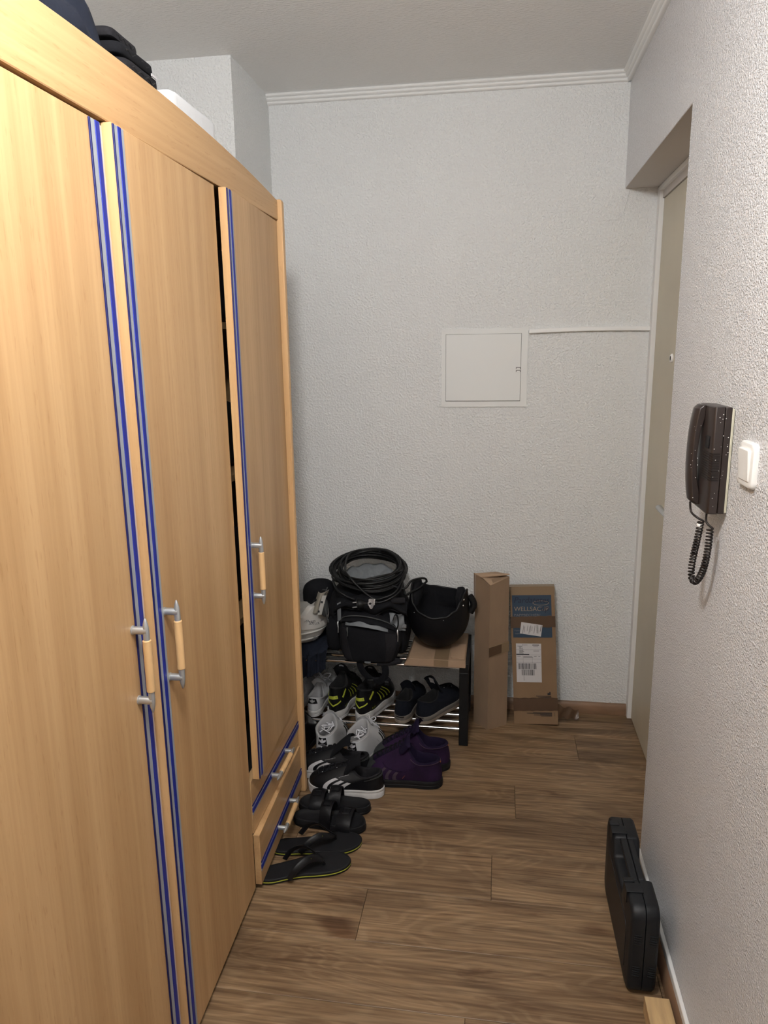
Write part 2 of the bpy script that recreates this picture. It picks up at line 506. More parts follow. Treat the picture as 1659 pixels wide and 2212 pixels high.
# ================================================================== SETTING
XL, XR, XD = -1.26, 0.447, 0.575
YB, YN, ZC = 3.0, -1.5, 2.5
fl = obj('floor', MB().box(XL, XD + 0.1, YN, YB, -0.05, -0.010), M['subfloor'], smooth=None)
setp(fl, 'brown oak laminate floor of planks running across the hallway', None, None, 'structure')
pitch = 0.194
k = -18
y = 1.825 + pitch * k
joints = {0: [0.007], 1: [-0.62], 2: [0.084], 3: [-0.28], 4: [0.33], -1: [-0.35], -2: [0.42], -3: [-0.05], 5: [-0.5], 6: [0.1]}
rnd = random.Random(4)
k = math.floor((YN - 1.825) / pitch)
while 1.825 + pitch * k < YB:
    y0 = max(YN, 1.825 + pitch * k); y1 = min(YB, 1.825 + pitch * (k + 1))
    j = joints.get(k, [rnd.uniform(-0.9, 0.3)])
    xs = sorted([j[0] + 1.285 * q for q in (-2, -1, 0, 1)])
    xs = [XL] + [x for x in xs if XL + 0.02 < x < XD + 0.08] + [XD + 0.09]
    for a, b in zip(xs[:-1], xs[1:]):
        g = 0.0005; c = 0.0012
        mb = MB(); X0, X1, Y0, Y1 = a + g, b - g, y0 + g, y1 - g
        mb.rings([[(X0, Y0, -0.009), (X1, Y0, -0.009), (X1, Y1, -0.009), (X0, Y1, -0.009)],
                  [(X0, Y0, -c * .6), (X1, Y0, -c * .6), (X1, Y1, -c * .6), (X0, Y1, -c * .6)],
                  [(X0 + c, Y0 + c, 0), (X1 - c, Y0 + c, 0), (X1 - c, Y1 - c, 0), (X0 + c, Y1 - c, 0)]])
        obj('plank', mb, M['floor'], fl, smooth=None, orig=((X0 + X1) / 2, (Y0 + Y1) / 2, 0))
    k += 1

setp(obj('ceiling', MB().box(XL, XD + 0.1, YN, YB, ZC, ZC + 0.1), M['ceil'], smooth=None), kind='structure')
wb = obj('wall_back', MB().box(XL - 0.1, XD + 0.15, YB, YB + 0.1, -0.05, ZC + 0.1), M['wall'], smooth=None)
setp(wb, kind='structure')
cr = MB()
pts = [V(0.462, 2.9985, 2.10), V(0.450, 2.9985, 2.045), V(0.443, 2.9985, 2.02), V(0.425, 2.9985, 2.003), V(0.395, 2.9985, 1.998), V(0.36, 2.9985, 1.999)]
cr.tube(catmull(pts, 26), [0.0022 - 0.0016 * i / 25 for i in range(26)], 6)
obj('raised_wallpaper_edge', cr, M['wall'], wb)
wr = MB()
wr.box(XR, XR + 0.25, YN, 2.022, -0.05, ZC + 0.1)
wr.box(XR, XR + 0.25, 2.022, YB, 2.108, ZC + 0.1)
wr = obj('wall_right', wr, M['wall_r'], smooth=None)
setp(wr, kind='structure')
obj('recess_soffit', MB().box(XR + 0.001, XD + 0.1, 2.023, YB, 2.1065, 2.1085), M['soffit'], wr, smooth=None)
wl = obj('wall_left', MB().box(XL - 0.1, XL, YN, YB, -0.05, ZC + 0.1), M['wall'], smooth=None)
setp(wl, kind='structure')
obj('pier', MB().box(XL, -0.90, 2.592, YB, 0.0, ZC), M['wall'], wl, smooth=None)
setp(obj('wall_front', MB().box(XL - 0.1, XD + 0.15, YN - 0.1, YN, -0.05, ZC + 0.1), M['wall'], smooth=None), kind='structure')

def crown_profile():
    # (distance out from wall, z) three rounded ribs
    p = [(0.0, 2.464)]
    for q in range(3):
        z0 = 2.464 + q * 0.012; o0 = 0.010 + q * 0.008
        for a in range(5):
            t = a / 4
            p.append((o0 + 0.004 * math.sin(PI * t) + 0.002 * t, z0 + 0.010 * t))
        p.append((o0 + 0.001, z0 + 0.0105))
    p.append((0.036, 2.5)); p.append((0.0, 2.5))
    return p
cp = crown_profile()
t1 = MB().rings([[(x, YB - o_, z) for o_, z in cp] for x in (-0.90, XR)], True, True)
setp(obj('trim_1', t1, M['trimw'], smooth=50), 'white ribbed ceiling moulding along the far wall', kind='structure')
t2 = MB().rings([[(XR - o_, y_, z) for o_, z in cp] for y_ in (YN, YB)], True, True)
setp(obj('trim_2', t2, M['trimw'], smooth=50), 'white ribbed ceiling moulding along the right wall', kind='structure')

def bb_prof(h=0.048, t=0.016):
    return [(0, 0), (t, 0), (t, h * .45), (t - .004, h * .75), (t - .008, h * .93), (t - .012, h), (0, h)]
b1 = MB().rings([[(x, YB - a, b) for a, b in bb_prof()] for x in (-0.90, XD - 0.012)])
setp(obj('baseboard_back', b1, M['bboard'], smooth=50), 'brown wood-look baseboard along the far wall', kind='structure')
b2 = MB().rings([[(XR - a, y_, b) for a, b in bb_prof(0.046, 0.020)] for y_ in (YN, 2.0)])
setp(obj('baseboard_right', b2, M['bboard'], smooth=50), 'brown wood-look baseboard along the right wall', kind='structure')
b3 = MB().box(XR - 0.010, XR, YN, 2.021, 0.0475, 0.068)
setp(obj('trim_3', b3, M['trimw'], bevel=(0.002, 2)), 'chipped white strip above the right baseboard', kind='structure')

# ---- apartment door in its recess
door = thing('door_1', 'beige apartment door set back in a recess on the right', None, (XD, 2.5, 0), kind='structure')
fr = MB()
fr.box(XD - 0.012, XD + 0.06, 2.962, 3.0, 0, 2.105)
fr.box(XD - 0.012, XD + 0.06, 2.022, 2.06, 0, 2.105)
fr.box(XD - 0.012, XD + 0.06, 2.06, 2.962, 2.088, 2.105)
obj('door_frame', fr, M['trimw'], door, True, bevel=(0.0015, 2))
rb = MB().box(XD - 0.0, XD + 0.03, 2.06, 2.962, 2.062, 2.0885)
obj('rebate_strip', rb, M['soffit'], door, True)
leaf = obj('door_leaf', MB().box(XD + 0.004, XD + 0.05, 2.064, 2.958, 0.006, 2.060), M['doorb'], door, True, bevel=(0.002, 2))
hd = MB()
hd.lathe([(0.0, 0), (0.026, 0), (0.026, 0.006), (0.022, 0.009), (0.011, 0.010), (0.010, 0.045), (0, 0.045)], (XD + 0.004, 2.262, 1.030), (-1, 0, 0), 24)
hd.tube(catmull([V(XD - 0.036, 2.262, 1.030), V(XD - 0.052, 2.270, 1.030), V(XD - 0.058, 2.295, 1.030), V(XD - 0.060, 2.35, 1.031), V(XD - 0.060, 2.405, 1.033)], 18), 0.0105, 12, flat=0.8)
obj('door_handle', hd, M['silver'], leaf, True)
ph = MB().lathe([(0.0, 0), (0.015, 0), (0.015, 0.003), (0.012, 0.0065), (0.008, 0.0065), (0.007, 0.004), (0, 0.004)], (XD + 0.004, 2.655, 1.497), (-1, 0, 0), 28, mis=[0, 0, 0, 0, 1, 1, 1])
obj('peephole', ph, [M['trimw'], M['ink']], leaf, True)

# ---- meter panel + cable duct on the far wall
fb = thing('wall_panel', 'white square meter cupboard cover set into the far wall', 'wall panel', (-0.06, YB, 1.46))
f_ = MB(); xa, xb, za, zb = -0.228, 0.110, 1.309, 1.614
ia, ib, ja, jb = -0.212, 0.085, 1.331, 1.594
f_.box(xa, ia, YB - .005, YB + .001, za, zb); f_.box(ib, xb, YB - .005, YB + .001, za, zb)
f_.box(ia, ib, YB - .005, YB + .001, za, ja); f_.box(ia, ib, YB - .005, YB + .001, jb, zb)
obj('panel_frame', f_, M['panelw'], fb, True)
obj('panel_gap', MB().box(ia, ib, YB - .0015, YB + .001, ja, jb), M['seam'], fb, True)
cv = obj('panel_cover', MB().box(ia + .0012, ib - .0012, YB - .0075, YB - .0015, ja + .002, jb - .001), M['panelw'], fb, True, bevel=(0.0012, 2))
for zz in (1.461, 1.449):
    lt = MB().box(0.066, 0.083, YB - .0082, YB - .0074, zz - .0040, zz + .0035, 1)
    lt.box(0.068, 0.081, YB - .0096, YB - .0078, zz - .0040, zz + .0015, 0)
    obj('latch', lt, [M['trimw'], M['seam']], cv, True)
dt = MB()
n_ = 14
def ductf(x): return 1.604 + 0.004 * math.sin((x - 0.113) / 0.455 * PI) - 0.003 * (1 - (x - .113) / .455)
rg = []
for i in range(n_ + 1):
    x = 0.113 + (0.568 - 0.113) * i / n_; z = ductf(x)
    rg.append([(x, YB, z - .009), (x, YB - .013, z - .009), (x, YB - .015, z - .007), (x, YB - .015, z + .004), (x, YB - .013, z + .007), (x, YB, z + .008)])
dt.rings(rg)
setp(obj('cable_duct', dt, M['trimw'], smooth=40), 'thin white cable duct running from wall panel to the door', 'cable duct')

# ================================================================== LAMPS
def ceiling_lamp(pos, power, label):
    t = thing('ceiling_lamp', label, 'lamp', (pos.x, pos.y, ZC))
    m_ = MB().lathe([(0, 0), (0.05, 0), (0.05, -.012), (0.02, -.03), (0.008, -.04), (0.008, pos.z - ZC + .085), (0.028, pos.z - ZC + .08), (0.028, pos.z - ZC + .07), (0, pos.z - ZC + .07)], (0, 0, 0), (0, 0, 1), 24)
    obj('canopy_and_stem', m_, M['trimw'], t)
    g = MB(); prof = [(0.085 * math.sin(PI * i / 16), -0.085 * math.cos(PI * i / 16)) for i in range(17)]
    g.lathe(prof, (0, 0, pos.z - ZC), (0, 0, 1), 24)
    lm = M['lamp'].copy()
    area = 4 * PI * 0.085 ** 2
    lm.node_tree.nodes['Principled BSDF'].inputs['Emission Strength'].default_value = power / (area * PI)
    lm.node_tree.nodes['Principled BSDF'].inputs['Base Color'].default_value = (.8, .8, .8, 1)
    obj('glass_globe', g, lm, t, smooth=180)
ceiling_lamp(LAMP_POS, LAMP_POWER, 'opal globe lamp hanging from the hallway ceiling beside the wardrobe')
ceiling_lamp(FILL_POS, FILL_POWER, 'added fill lamp, an unseen opal globe at the near end of the hallway behind the viewer')

# ================================================================== WARDROBE
XF = -0.67
wd = thing('wardrobe', 'tall beech wardrobe with blue striped doors filling the left side', 'wardrobe', (-0.95, 1.28, 0))
W_ = lambda n, mb, m, p=wd, **k: obj(n, mb, m, p, True, **k)
sp = MB().prism([(-1.25, 0), (-0.657, 0), (-0.653, 0.004), (-0.653, 1.975), (-0.657, 1.983), (-1.25, 1.983)], 2.270, 2.292, 1)
W_('side_panel', sp, M['edge'], bevel=(0.003, 3))
sp = MB().prism([(-1.25, 0), (-0.657, 0), (-0.653, 0.004), (-0.653, 1.975), (-0.657, 1.983), (-1.25, 1.983)], 0.268, 0.290, 1)
W_('side_panel', sp, M['edge'], bevel=(0.003, 3))
cz = lambda y_: 2.042 - 0.061 * ((y_ - 1.28) / 0.99) ** 2
cn = MB(); rg = []
for i in range(49):
    y_ = 0.291 + (2.269 - 0.291) * i / 48
    rg.append([(-.688, y_, 1.925), (-.6675, y_, 1.925), (-.6665, y_, 1.927), (-.6665, y_, cz(y_) - .002), (-.669, y_, cz(y_)), (-.688, y_, cz(y_))])
cn.rings(rg)
W_('cornice', cn, M['beechh'], smooth=25)
W_('top_board', MB().box(-1.25, -.689, .291, 2.269, 1.930, 1.948), M['beechh'])
W_('back_board', MB().box(-1.252, -1.246, .291, 2.269, .02, 1.93), M['gapshade'])
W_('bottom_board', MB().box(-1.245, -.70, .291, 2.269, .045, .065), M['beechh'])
W_('plinth', MB().box(-.715, -.70, .291, 2.269, 0.0, .044), M['gapshade'])
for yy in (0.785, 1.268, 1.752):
    W_('divider', MB().box(-1.245, -.70, yy - .008, yy + .008, .066, 1.928), M['gapshade'])
for zz in (0.75, 1.18, 1.60):
    W_('shelf', MB().box(-1.24, -.74, 1.762, 2.268, zz, zz + .018), M['beechh'])

class Leaf:
    """door or drawer front: local (a along y, z, d outward) with a hinge turn"""
    def __init__(s, y_h, x0, ang, sgn):
        s.yh, s.x0, s.c, s.s, s.sg = y_h, x0, math.cos(ang), math.sin(ang), sgn
    def P(s, a, z, d):
        # a = distance from hinge line, sgn=-1 : towards the viewer
        return Vector((s.x0 + s.s * a + s.c * d, s.yh + s.sg * (s.c * a) + s.s * d * (1 if s.sg < 0 else -1), z))
def lbox(L, a0, a1, z0, z1, d0, d1, mb=None, mi=0):
    mb = mb or MB()
    mb.hexa([L.P(a, z, d) for z in (z0, z1) for d in (d0, d1) for a in (a0, a1)], mi)
    return mb
def handle(parent, L, a, z, vertical, half=0.071):
    """two satin posts with cone ends and a beech grip between them"""
    for sg in (-1, 1):
        A = (a, z + sg * half) if vertical else (a + sg * half, z)
        base = L.P(A[0], A[1], 0); out = L.P(A[0], A[1], 0.028)
        mb = MB(); ax = out - base
        mb.lathe([(0, -.001), (0.0088, -.001), (0.0088, 0.002), (0.0076, 0.003), (0.0076, 0.022), (0.0068, 0.030), (0, 0.031)], base, ax, 18)
        dr = (L.P(A[0], A[1] + 1, 0) - base) if vertical else (L.P(A[0] + 1, A[1], 0) - base)
        dr = dr.normalized() * sg
        ctr = L.P(A[0], A[1], 0.027)
        mb.lathe([(0, -0.019), (0.0062, -0.019), (0.0062, -0.006), (0.0060, 0.004), (0.0045, 0.014), (0.0024, 0.022), (0.0008, 0.0245), (0, 0.0248)], ctr, dr, 18)
        obj('handle_post', mb, M['silver'], parent, True)
    c0 = L.P(a, z - half + .0185, .027) if vertical else L.P(a - half + .0185, z, .027)
    c1 = L.P(a, z + half - .0185, .027) if vertical else L.P(a + half - .0185, z, .027)
    ln = (c1 - c0).length
    mb = MB().lathe([(0, 0), (0.0070, 0), (0.0082, 0.0015), (0.0082, ln - .0015), (0.0070, ln), (0, ln)], c0, c1 - c0, 18)
    obj('handle_grip', mb, M['grip'], parent, True)
def strips(parent, L, a_edge, sg, z0, z1):
    """blue and grey inlay along the opening edge; sg direction from the edge inwards"""
    w0 = [(0.000, 0.0045, 'navystrip', .0030), (0.0050, 0.0170, 'greystrip', .0020), (0.0170, 0.0295, 'blue', .0030), (0.0300, 0.0400, 'greystrip', .0020)]
    for a, b, m_, d in w0:
        p, q = a_edge + sg * a, a_edge + sg * b
        obj('blue_strip' if 'grey' not in m_ else 'grey_strip', lbox(L, min(p, q), max(p, q), z0, z1, 0, d), M[m_], parent, True, bevel=(0.0008, 2))

def wdoor(y_hinge, width, ang, sgn, z0, z1, seal=False):
    L = Leaf(y_hinge, XF, ang, sgn)
    d = obj('door', lbox(L, 0, width, z0, z1, -.019, 0), M['beech'], wd, True, bevel=(0.0012, 2))
    e = lbox(L, width - .0002, width + .0008, z0 + .001, z1 - .001, -.0185, -.0005)
    obj('edge_band', e, M['edge'], d, True)
    return L, d
# far-hinged doors open towards the viewer (sgn -1), near-hinged ones the other way
L1, d1 = wdoor(0.750, 0.503, 0.0, 1, .020, 1.919)
w0_ = [(0.4655, 0.4700, 'navystrip', .003), (0.4705, 0.4840, 'greystrip', .002), (0.4840, 0.4975, 'blue', .003), (0.4980, 0.5010, 'greystrip', .002)]
for a, b, m_, d_ in w0_:
    obj('blue_strip' if 'grey' not in m_ else 'grey_strip', lbox(L1, a, b, .022, 1.917, 0, d_), M[m_], d1, True, bevel=(0.0008, 2))
obj('edge_seal', lbox(L1, .5035, .512, .022, 1.915, -.016, -.002), M['seal'], d1, True)
handle(d1, L1, 0.456, 0.962, True)
L2, d2 = wdoor(1.764, 0.4975, R(1.6), -1, .016, 1.922)
strips(d2, L2, 0.4970, -1, .018, 1.920)
handle(d2, L2, 0.4500, 0.960, True)
L3, d3 = wdoor(2.266, 0.485, R(2.7), -1, .358, 1.921)
strips(d3, L3, 0.4845, -1, .360, 1.919)
handle(d3, L3, 0.4400, 0.960, True)
L0, d0 = wdoor(0.294, 0.452, 0.0, 1, .020, 1.919)
strips(d0, L0, 0.0015, 1, .022, 1.917)
def drawer(x0, ang, z0, z1, zs):
    L = Leaf(2.266, x0, ang, -1)
    d = obj('drawer', lbox(L, 0, .492, z0, z1, -.019, 0), M['beechh'], wd, True, bevel=(0.0012, 2))
    obj('edge_band', lbox(L, .001, .491, z1 - .0002, z1 + .0008, -.0185, -.0005), M['edge'], d, True)
    for a, b, m_, dd in [(0, .0035, 'navystrip', .003), (.004, .010, 'greystrip', .002), (.010, .024, 'blue', .003), (.0245, .032, 'greystrip', .002)]:
        obj('blue_strip' if 'grey' not in m_ else 'grey_strip', lbox(L, .001, .491, zs - b, zs - a, 0, dd), M[m_], d, True, bevel=(0.0008, 2))
    box = lbox(L, .02, .475, z0 + .02, z1 - .02, -.40, -.0195)
    obj('drawer_box', box, M['gapshade'], d, True)
    handle(d, L, 0.240, zs - .016, False)
drawer(-.671, 0.0, .187, .353, .278)
drawer(-.667, R(1.5), .020, .182, .096)

# clothes piles added inside so the gap of the ajar door stays dark
def soft_box(cx, cy, cz_, sx, sy, sz, e=3.0, nu=40, nv=20, amp=0.0, sc=6, seed=0, flatbot=False):
    mb = MB()
    def sg(v, p): return math.copysign(abs(v) ** p, v)
    rings = []
    for j in range(1, nv):
        ph_ = -PI / 2 + PI * j / nv
        ring = []
        for i in range(nu):
            th = 2 * PI * i / nu
            x = sx * sg(math.cos(ph_), 2 / e) * sg(math.cos(th), 2 / e)
            y_ = sy * sg(math.cos(ph_), 2 / e) * sg(math.sin(th), 2 / e)
            z = sz * sg(math.sin(ph_), 2 / e)
            p = V(cx + x, cy + y_, cz_ + z)
            if amp:
                d = nzv(p, sc, amp, seed) + nzv(p, sc * 2.7, amp * 0.4, seed + 3)
                if flatbot and z < -sz * 0.8: d.z = 0
                p = p + d
            ring.append(p)
        rings.append(ring)
    mb.rings(rings)
    return mb
for i, (zz, m_, h_, lb_) in enumerate([(1.618, 'garment', .22, 'dark purple clothes pile added on the topmost wardrobe shelf to darken the gap of the ajar door'), (1.198, 'gapshade', .20, 'black clothes pile added on the second wardrobe shelf from the top to darken the door gap'),
                               (.768, 'garment', .24, 'dark purple clothes pile added on the third wardrobe shelf from the top to darken the door gap'), (.355, 'gapshade', .26, 'black clothes pile added lowest in the wardrobe, above the drawers, to darken the door gap')]):
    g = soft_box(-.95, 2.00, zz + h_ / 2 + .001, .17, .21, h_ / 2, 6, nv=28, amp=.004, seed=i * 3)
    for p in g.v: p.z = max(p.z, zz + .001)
    setp(obj('added_clothes', g, M[m_], smooth=60), lb_, 'clothes')

# ---- things lying on top of the wardrobe
def mound(cx, cy, z0, fn, nu=64, nv=26):
    """fn(theta, t)->(dx,dy,dz); t 0 rim .. 1 crown"""
    mb = MB(); rings = [[V(cx, cy, z0) + V(*fn(2 * PI * i / nu, j / nv)) for i in range(nu)] for j in range(nv)]
    mb.rings(rings); return mb
def se_(v_):
    return math.copysign(abs(v_) ** .5, v_)
def jk(th, t):
    rr = math.cos(t * PI / 2) ** 0.42
    hx, hy, hz = 0.190, 0.272, 0.245
    x = hx * rr * se_(math.cos(th)); y_ = hy * rr * se_(math.sin(th)); z = hz * math.sin(t * PI / 2) ** 0.8
    y_ += -0.03 * t; x += 0.02 * t
    p = V(x, y_, z); d = nzv(p, 7, 0.030, 2) + nzv(p, 19, 0.009, 5)
    fold = 0.010 * math.sin(9 * th + 9 * t + 3 * noise.noise(p * 6))
    d *= min(1, t * 5); p = p + d + V(math.cos(th), math.sin(th), 0) * fold * min(1, t * 4)
    return (p.x, p.y, max(0, p.z))
j_ = mound(-.902, 1.200, 1.949, jk)
setp(obj('jacket', j_, M['navylight'], smooth=180), 'crumpled navy jacket heaped on top of the wardrobe', 'jacket')
bs = thing('laptop_bag', 'flat black bags stacked on the wardrobe between jacket and white bag', 'bag', (-.86, 1.58, 1.949))
for q, (dz, th_, sx, y0_, y1_, xo) in enumerate([(0, .042, .125, 1.490, 1.625, 0.01), (.043, .034, .122, 1.490, 1.625, 0.008), (.078, .034, .125, 1.490, 1.632, 0.004), (.114, .026, .124, 1.488, 1.650, 0.0), (.141, .022, .122, 1.480, 1.640, -.004), (.164, .018, .116, 1.470, 1.600, -.010)]):
    sl = soft_box(-.855 + xo, (y0_ + y1_) / 2, 1.952 + dz * 1.12 + th_ / 2 * 1.12, sx, (y1_ - y0_) / 2, th_ / 2 * 1.1, 9, 56, 12, amp=.0035, seed=q + 9)
    o_ = obj('bag_layer', sl, M['blk2'] if q % 2 else M['blk'], bs, True, smooth=60)
    pth = [V(-.855 + xo + sx * .985, y0_ + .03 + (y1_ - y0_ - .06) * t / 20, 1.952 + (dz + th_ / 2) * 1.12 + .003 * math.sin(t)) for t in range(21)]
    obj('piping', MB().tube(pth, .0018, 6), M['blkpl'], o_, True)
tg = MB().box(-.7305, -.7285, 1.600, 1.622, 2.104, 2.109)
obj('bag_tag', tg, M['paper'], bs, True)
wbg = soft_box(-.832, 1.792, 2.022, .118, .128, .080, 20, 72, 20, amp=.006, sc=12, seed=4, flatbot=True)
for p in wbg.v:
    p.z = max(p.z, 1.9505)
wb_o = setp(obj('plastic_bag', wbg, M['bagwhite'], smooth=50), 'white plastic bag on the far end of the wardrobe top', 'bag')

# ================================================================== INTERCOM + SWITCH
ic = thing('intercom_phone', 'dark brown door intercom handset on the right wall', 'intercom', (XR, 1.54, 1.32))
I_ = lambda n, mb, m, p=ic, **k: obj(n, mb, m, p, True, **k)
Z0, Z1 = 1.214, 1.424
pl_ = MB().prism([(XR - .001, 1.489), (XR - .006, 1.487), (XR - .006, 1.590), (XR - .001, 1.590)], Z0 + .003, Z1 - .004, 2)
I_('wall_plate', pl_, M['oldpaint'], bevel=(.001, 2))
bd = MB().prism([(XR - .006, 1.4875), (XR - .018, 1.4870), (XR - .018, 1.597), (XR - .006, 1.597)], Z0 + .001, Z1 - .001, 2)
I_('back_shell', bd, M['brownpl'], bevel=(.0012, 2))
f_ = MB().prism([(XR - .0186, 1.4872), (XR - .0355, 1.4885), (XR - .0385, 1.495), (XR - .0385, 1.590), (XR - .033, 1.597), (XR - .0186, 1.597)], Z0, Z1, 2)
body = I_('front_shell', f_, M['brownpl'], bevel=(.002, 2))
for q in range(12):
    zz = 1.281 + q * .0047
    sl = MB()
    sl.box(XR - .0362, XR - .0225, 1.4862, 1.4885, zz, zz + .0021)
    sl.hexa([V(x, y_, z + zz) for z in (0, .0021) for (x, y_) in ((XR - .0352, 1.4875), (XR - .0362, 1.4866), (XR - .0385, 1.4955), (XR - .0397, 1.4945))])
    sl.box(XR - .0398, XR - .0383, 1.4945, 1.5440, zz, zz + .0021)
    obj('grille_slot', sl, M['browndk'], body, True, smooth=None)
bt = MB().box(XR - .0410, XR - .0380, 1.503, 1.527, 1.342, 1.366)
obj('call_button', bt, M['blkpl'], body, True, bevel=(.001, 2))
# handset: arched bar with thicker ends
hs = MB(); rg = []
for i in range(29):
    t = i / 28; z = 1.221 + (1.423 - 1.221) * t
    a = abs(2 * t - 1)
    endk = max(0, (a - .50) / .5)
    inner = XR - .0445 + .0062 * min(1, endk * 1.9) - (0.004 * (1 - min(1, a / .55)) if a < .55 else 0)
    outer = XR - .0625 + .009 * a ** 2.4 + (0.006 if a > .97 else 0)
    y0_, y1_ = 1.5490, 1.5930
    c = .006
    rg.append([V(inner, y0_, z), V(outer + c, y0_, z), V(outer + .001, y0_ + .010, z), V(outer, (y0_ + y1_) / 2, z), V(outer + .001, y1_ - .010, z), V(outer + c, y1_, z), V(inner, y1_, z)])
hs.rings(rg)
I_('handset', hs, M['brownpl'], smooth=30, bevel=(.0012, 2))
def coil_path(ctrl, turns, rad, n):
    raw = catmull(ctrl, 400); cum = [0.0]; out = []
    for a_, b_ in zip(raw[:-1], raw[1:]): cum.append(cum[-1] + (b_ - a_).length)
    base = []; k = 0
    for i in range(n):
        d = cum[-1] * i / (n - 1)
        while k < len(cum) - 2 and cum[k + 1] < d: k += 1
        base.append(raw[k].lerp(raw[k + 1], min(1, (d - cum[k]) / max(1e-9, cum[k + 1] - cum[k]))))
    for i, p in enumerate(base):
        a = base[min(i + 1, n - 1)] - base[max(i - 1, 0)]; T_ = a.normalized()
        N_ = Vector((0, 1, 0)).cross(T_).normalized() if abs(T_.y) < .95 else V(0, 0, 1)
        N_ = V(1, 0, 0); N_ = (N_ - T_ * N_.dot(T_)).normalized(); B_ = T_.cross(N_)
        f = 2 * PI * turns * i / (n - 1)
        out.append(p + (N_ * math.cos(f) + B_ * math.sin(f)) * rad)
    return out
ctl = [V(.4120, 1.533, 1.190), V(.4100, 1.541, 1.150), V(.4080, 1.553, 1.110), V(.4070, 1.556, 1.080), V(.4080, 1.550, 1.062), V(.4120, 1.537, 1.060), V(.4170, 1.522, 1.078), V(.4200, 1.508, 1.110), V(.4210, 1.500, 1.150), V(.4215, 1.500, 1.183)]
cord = MB()
cord.tube(coil_path(ctl, 42, .0056, 42 * 14), .0019, 6)
cord.tube(catmull([V(.395, 1.560, 1.225), V(.397, 1.556, 1.205), V(.404, 1.540, 1.197), ctl[0] + V(.005, 0, 0)], 14), .0022, 8)
cord.tube(catmull([V(.4165, 1.512, 1.218), V(.4160, 1.513, 1.198), V(.4180, 1.506, 1.190), ctl[-1] + V(.005, 0, 0)], 14), .0022, 8)
I_('coiled_cord', cord, M['browndk'], smooth=60)
I_('paint_blob', MB().lathe([(0, -.004), (.0055, -.003), (.0065, 0), (.005, .004), (0, .005)], (.4105, 1.534, 1.181), (0, 0, 1), 12), M['swwhite'])

sk = MB(); rs_ = random.Random(17)
for q in range(34):
    zz = rs_.uniform(1.225, 1.418)
    if rs_.random() < .6: px_, py_ = XR - rs_.uniform(.008, .034), 1.4866
    else: px_, py_ = XR - rs_.uniform(.045, .060), 1.5488
    rr_ = rs_.uniform(.0004, .0011)
    sk.lathe([(0, -.0002), (rr_, -.0002), (rr_ * .7, .0004), (0, .0005)], (px_, py_, zz), (0, -1, 0), 6)
setp(I_('paint_specks', sk, M['swwhite']), kind='stuff')
sw = thing('light_switch', 'white rocker light switch beside the intercom', 'light switch', (XR, 1.381, 1.33))
def rrect(cy, cz_, hy, hz, r, n=6):
    p = []
    for (sy, sz, a0) in ((1, 1, 0), (-1, 1, 90), (-1, -1, 180), (1, -1, 270)):
        for i in range(n + 1):
            a = R(a0 + 90 * i / n)
            p.append((cy + sy * (hy - r) + r * math.cos(a), cz_ + sz * (hz - r) + r * math.sin(a)))
    return p
cy_, cz0 = 1.381, 1.330
sf = MB().rings([[V(x, a, b) for a, b in rrect(cy_, cz0, hy, hz, .012)] for x, hy, hz in ((XR, .0405, .0405), (XR - .005, .0405, .0405), (XR - .0085, .0385, .0385), (XR - .0095, .0355, .0355))])
obj('switch_frame', sf, M['swwhite'], sw, True, smooth=40)
ro = MB(); r0 = rrect(cy_, cz0, .0275, .0285, .003)
ro.rings([[V(XR - .009, a, b) for a, b in r0], [V(XR - .0115 - .0018 * (b - cz0) / .0285, a, b) for a, b in r0],
          [V(XR - .0130 - .0018 * (b - cz0) / .0285, cy_ + (a - cy_) * .95, cz0 + (b - cz0) * .95) for a, b in r0]])
obj('rocker', ro, M['swwhite'], sw, True, smooth=40)

# ================================================================== TOOL CASE + TIMBER
tc_ = thing('tool_case', 'black plastic tool case standing on edge by the right wall', 'tool case', (0.367, 1.741, 0), R(0.5))
cl, chh, ct = 0.378, 0.243, 0.068   # length(y) height thickness(x)
def case_outline(inset=0.0, notch=True):
    hl, r = cl / 2 - inset, .030
    p = []
    def arc(cy2, cz2, a0, a1, rr, n=6):
        for i in range(n + 1):
            a = R(a0 + (a1 - a0) * i / n); p.append((cy2 + rr * math.cos(a), cz2 + rr * math.sin(a)))
    b0 = .002 + inset; t0 = chh - inset
    arc(hl - r, b0 + r, -90, 0, r); arc(hl - r, t0 - r, 0, 90, r)
    if notch:
        arc(.088, t0 - .010, 90, 150, .010); arc(.058, t0 - .052 + .012, -20, -90, .012)
        arc(-.058, t0 - .052 + .012, -90, -160, .012); arc(-.088, t0 - .010, 30, 90, .010)
    arc(-hl + r, t0 - r, 90, 180, r); arc(-hl + r, b0 + r, 180, 270, r)
    return p
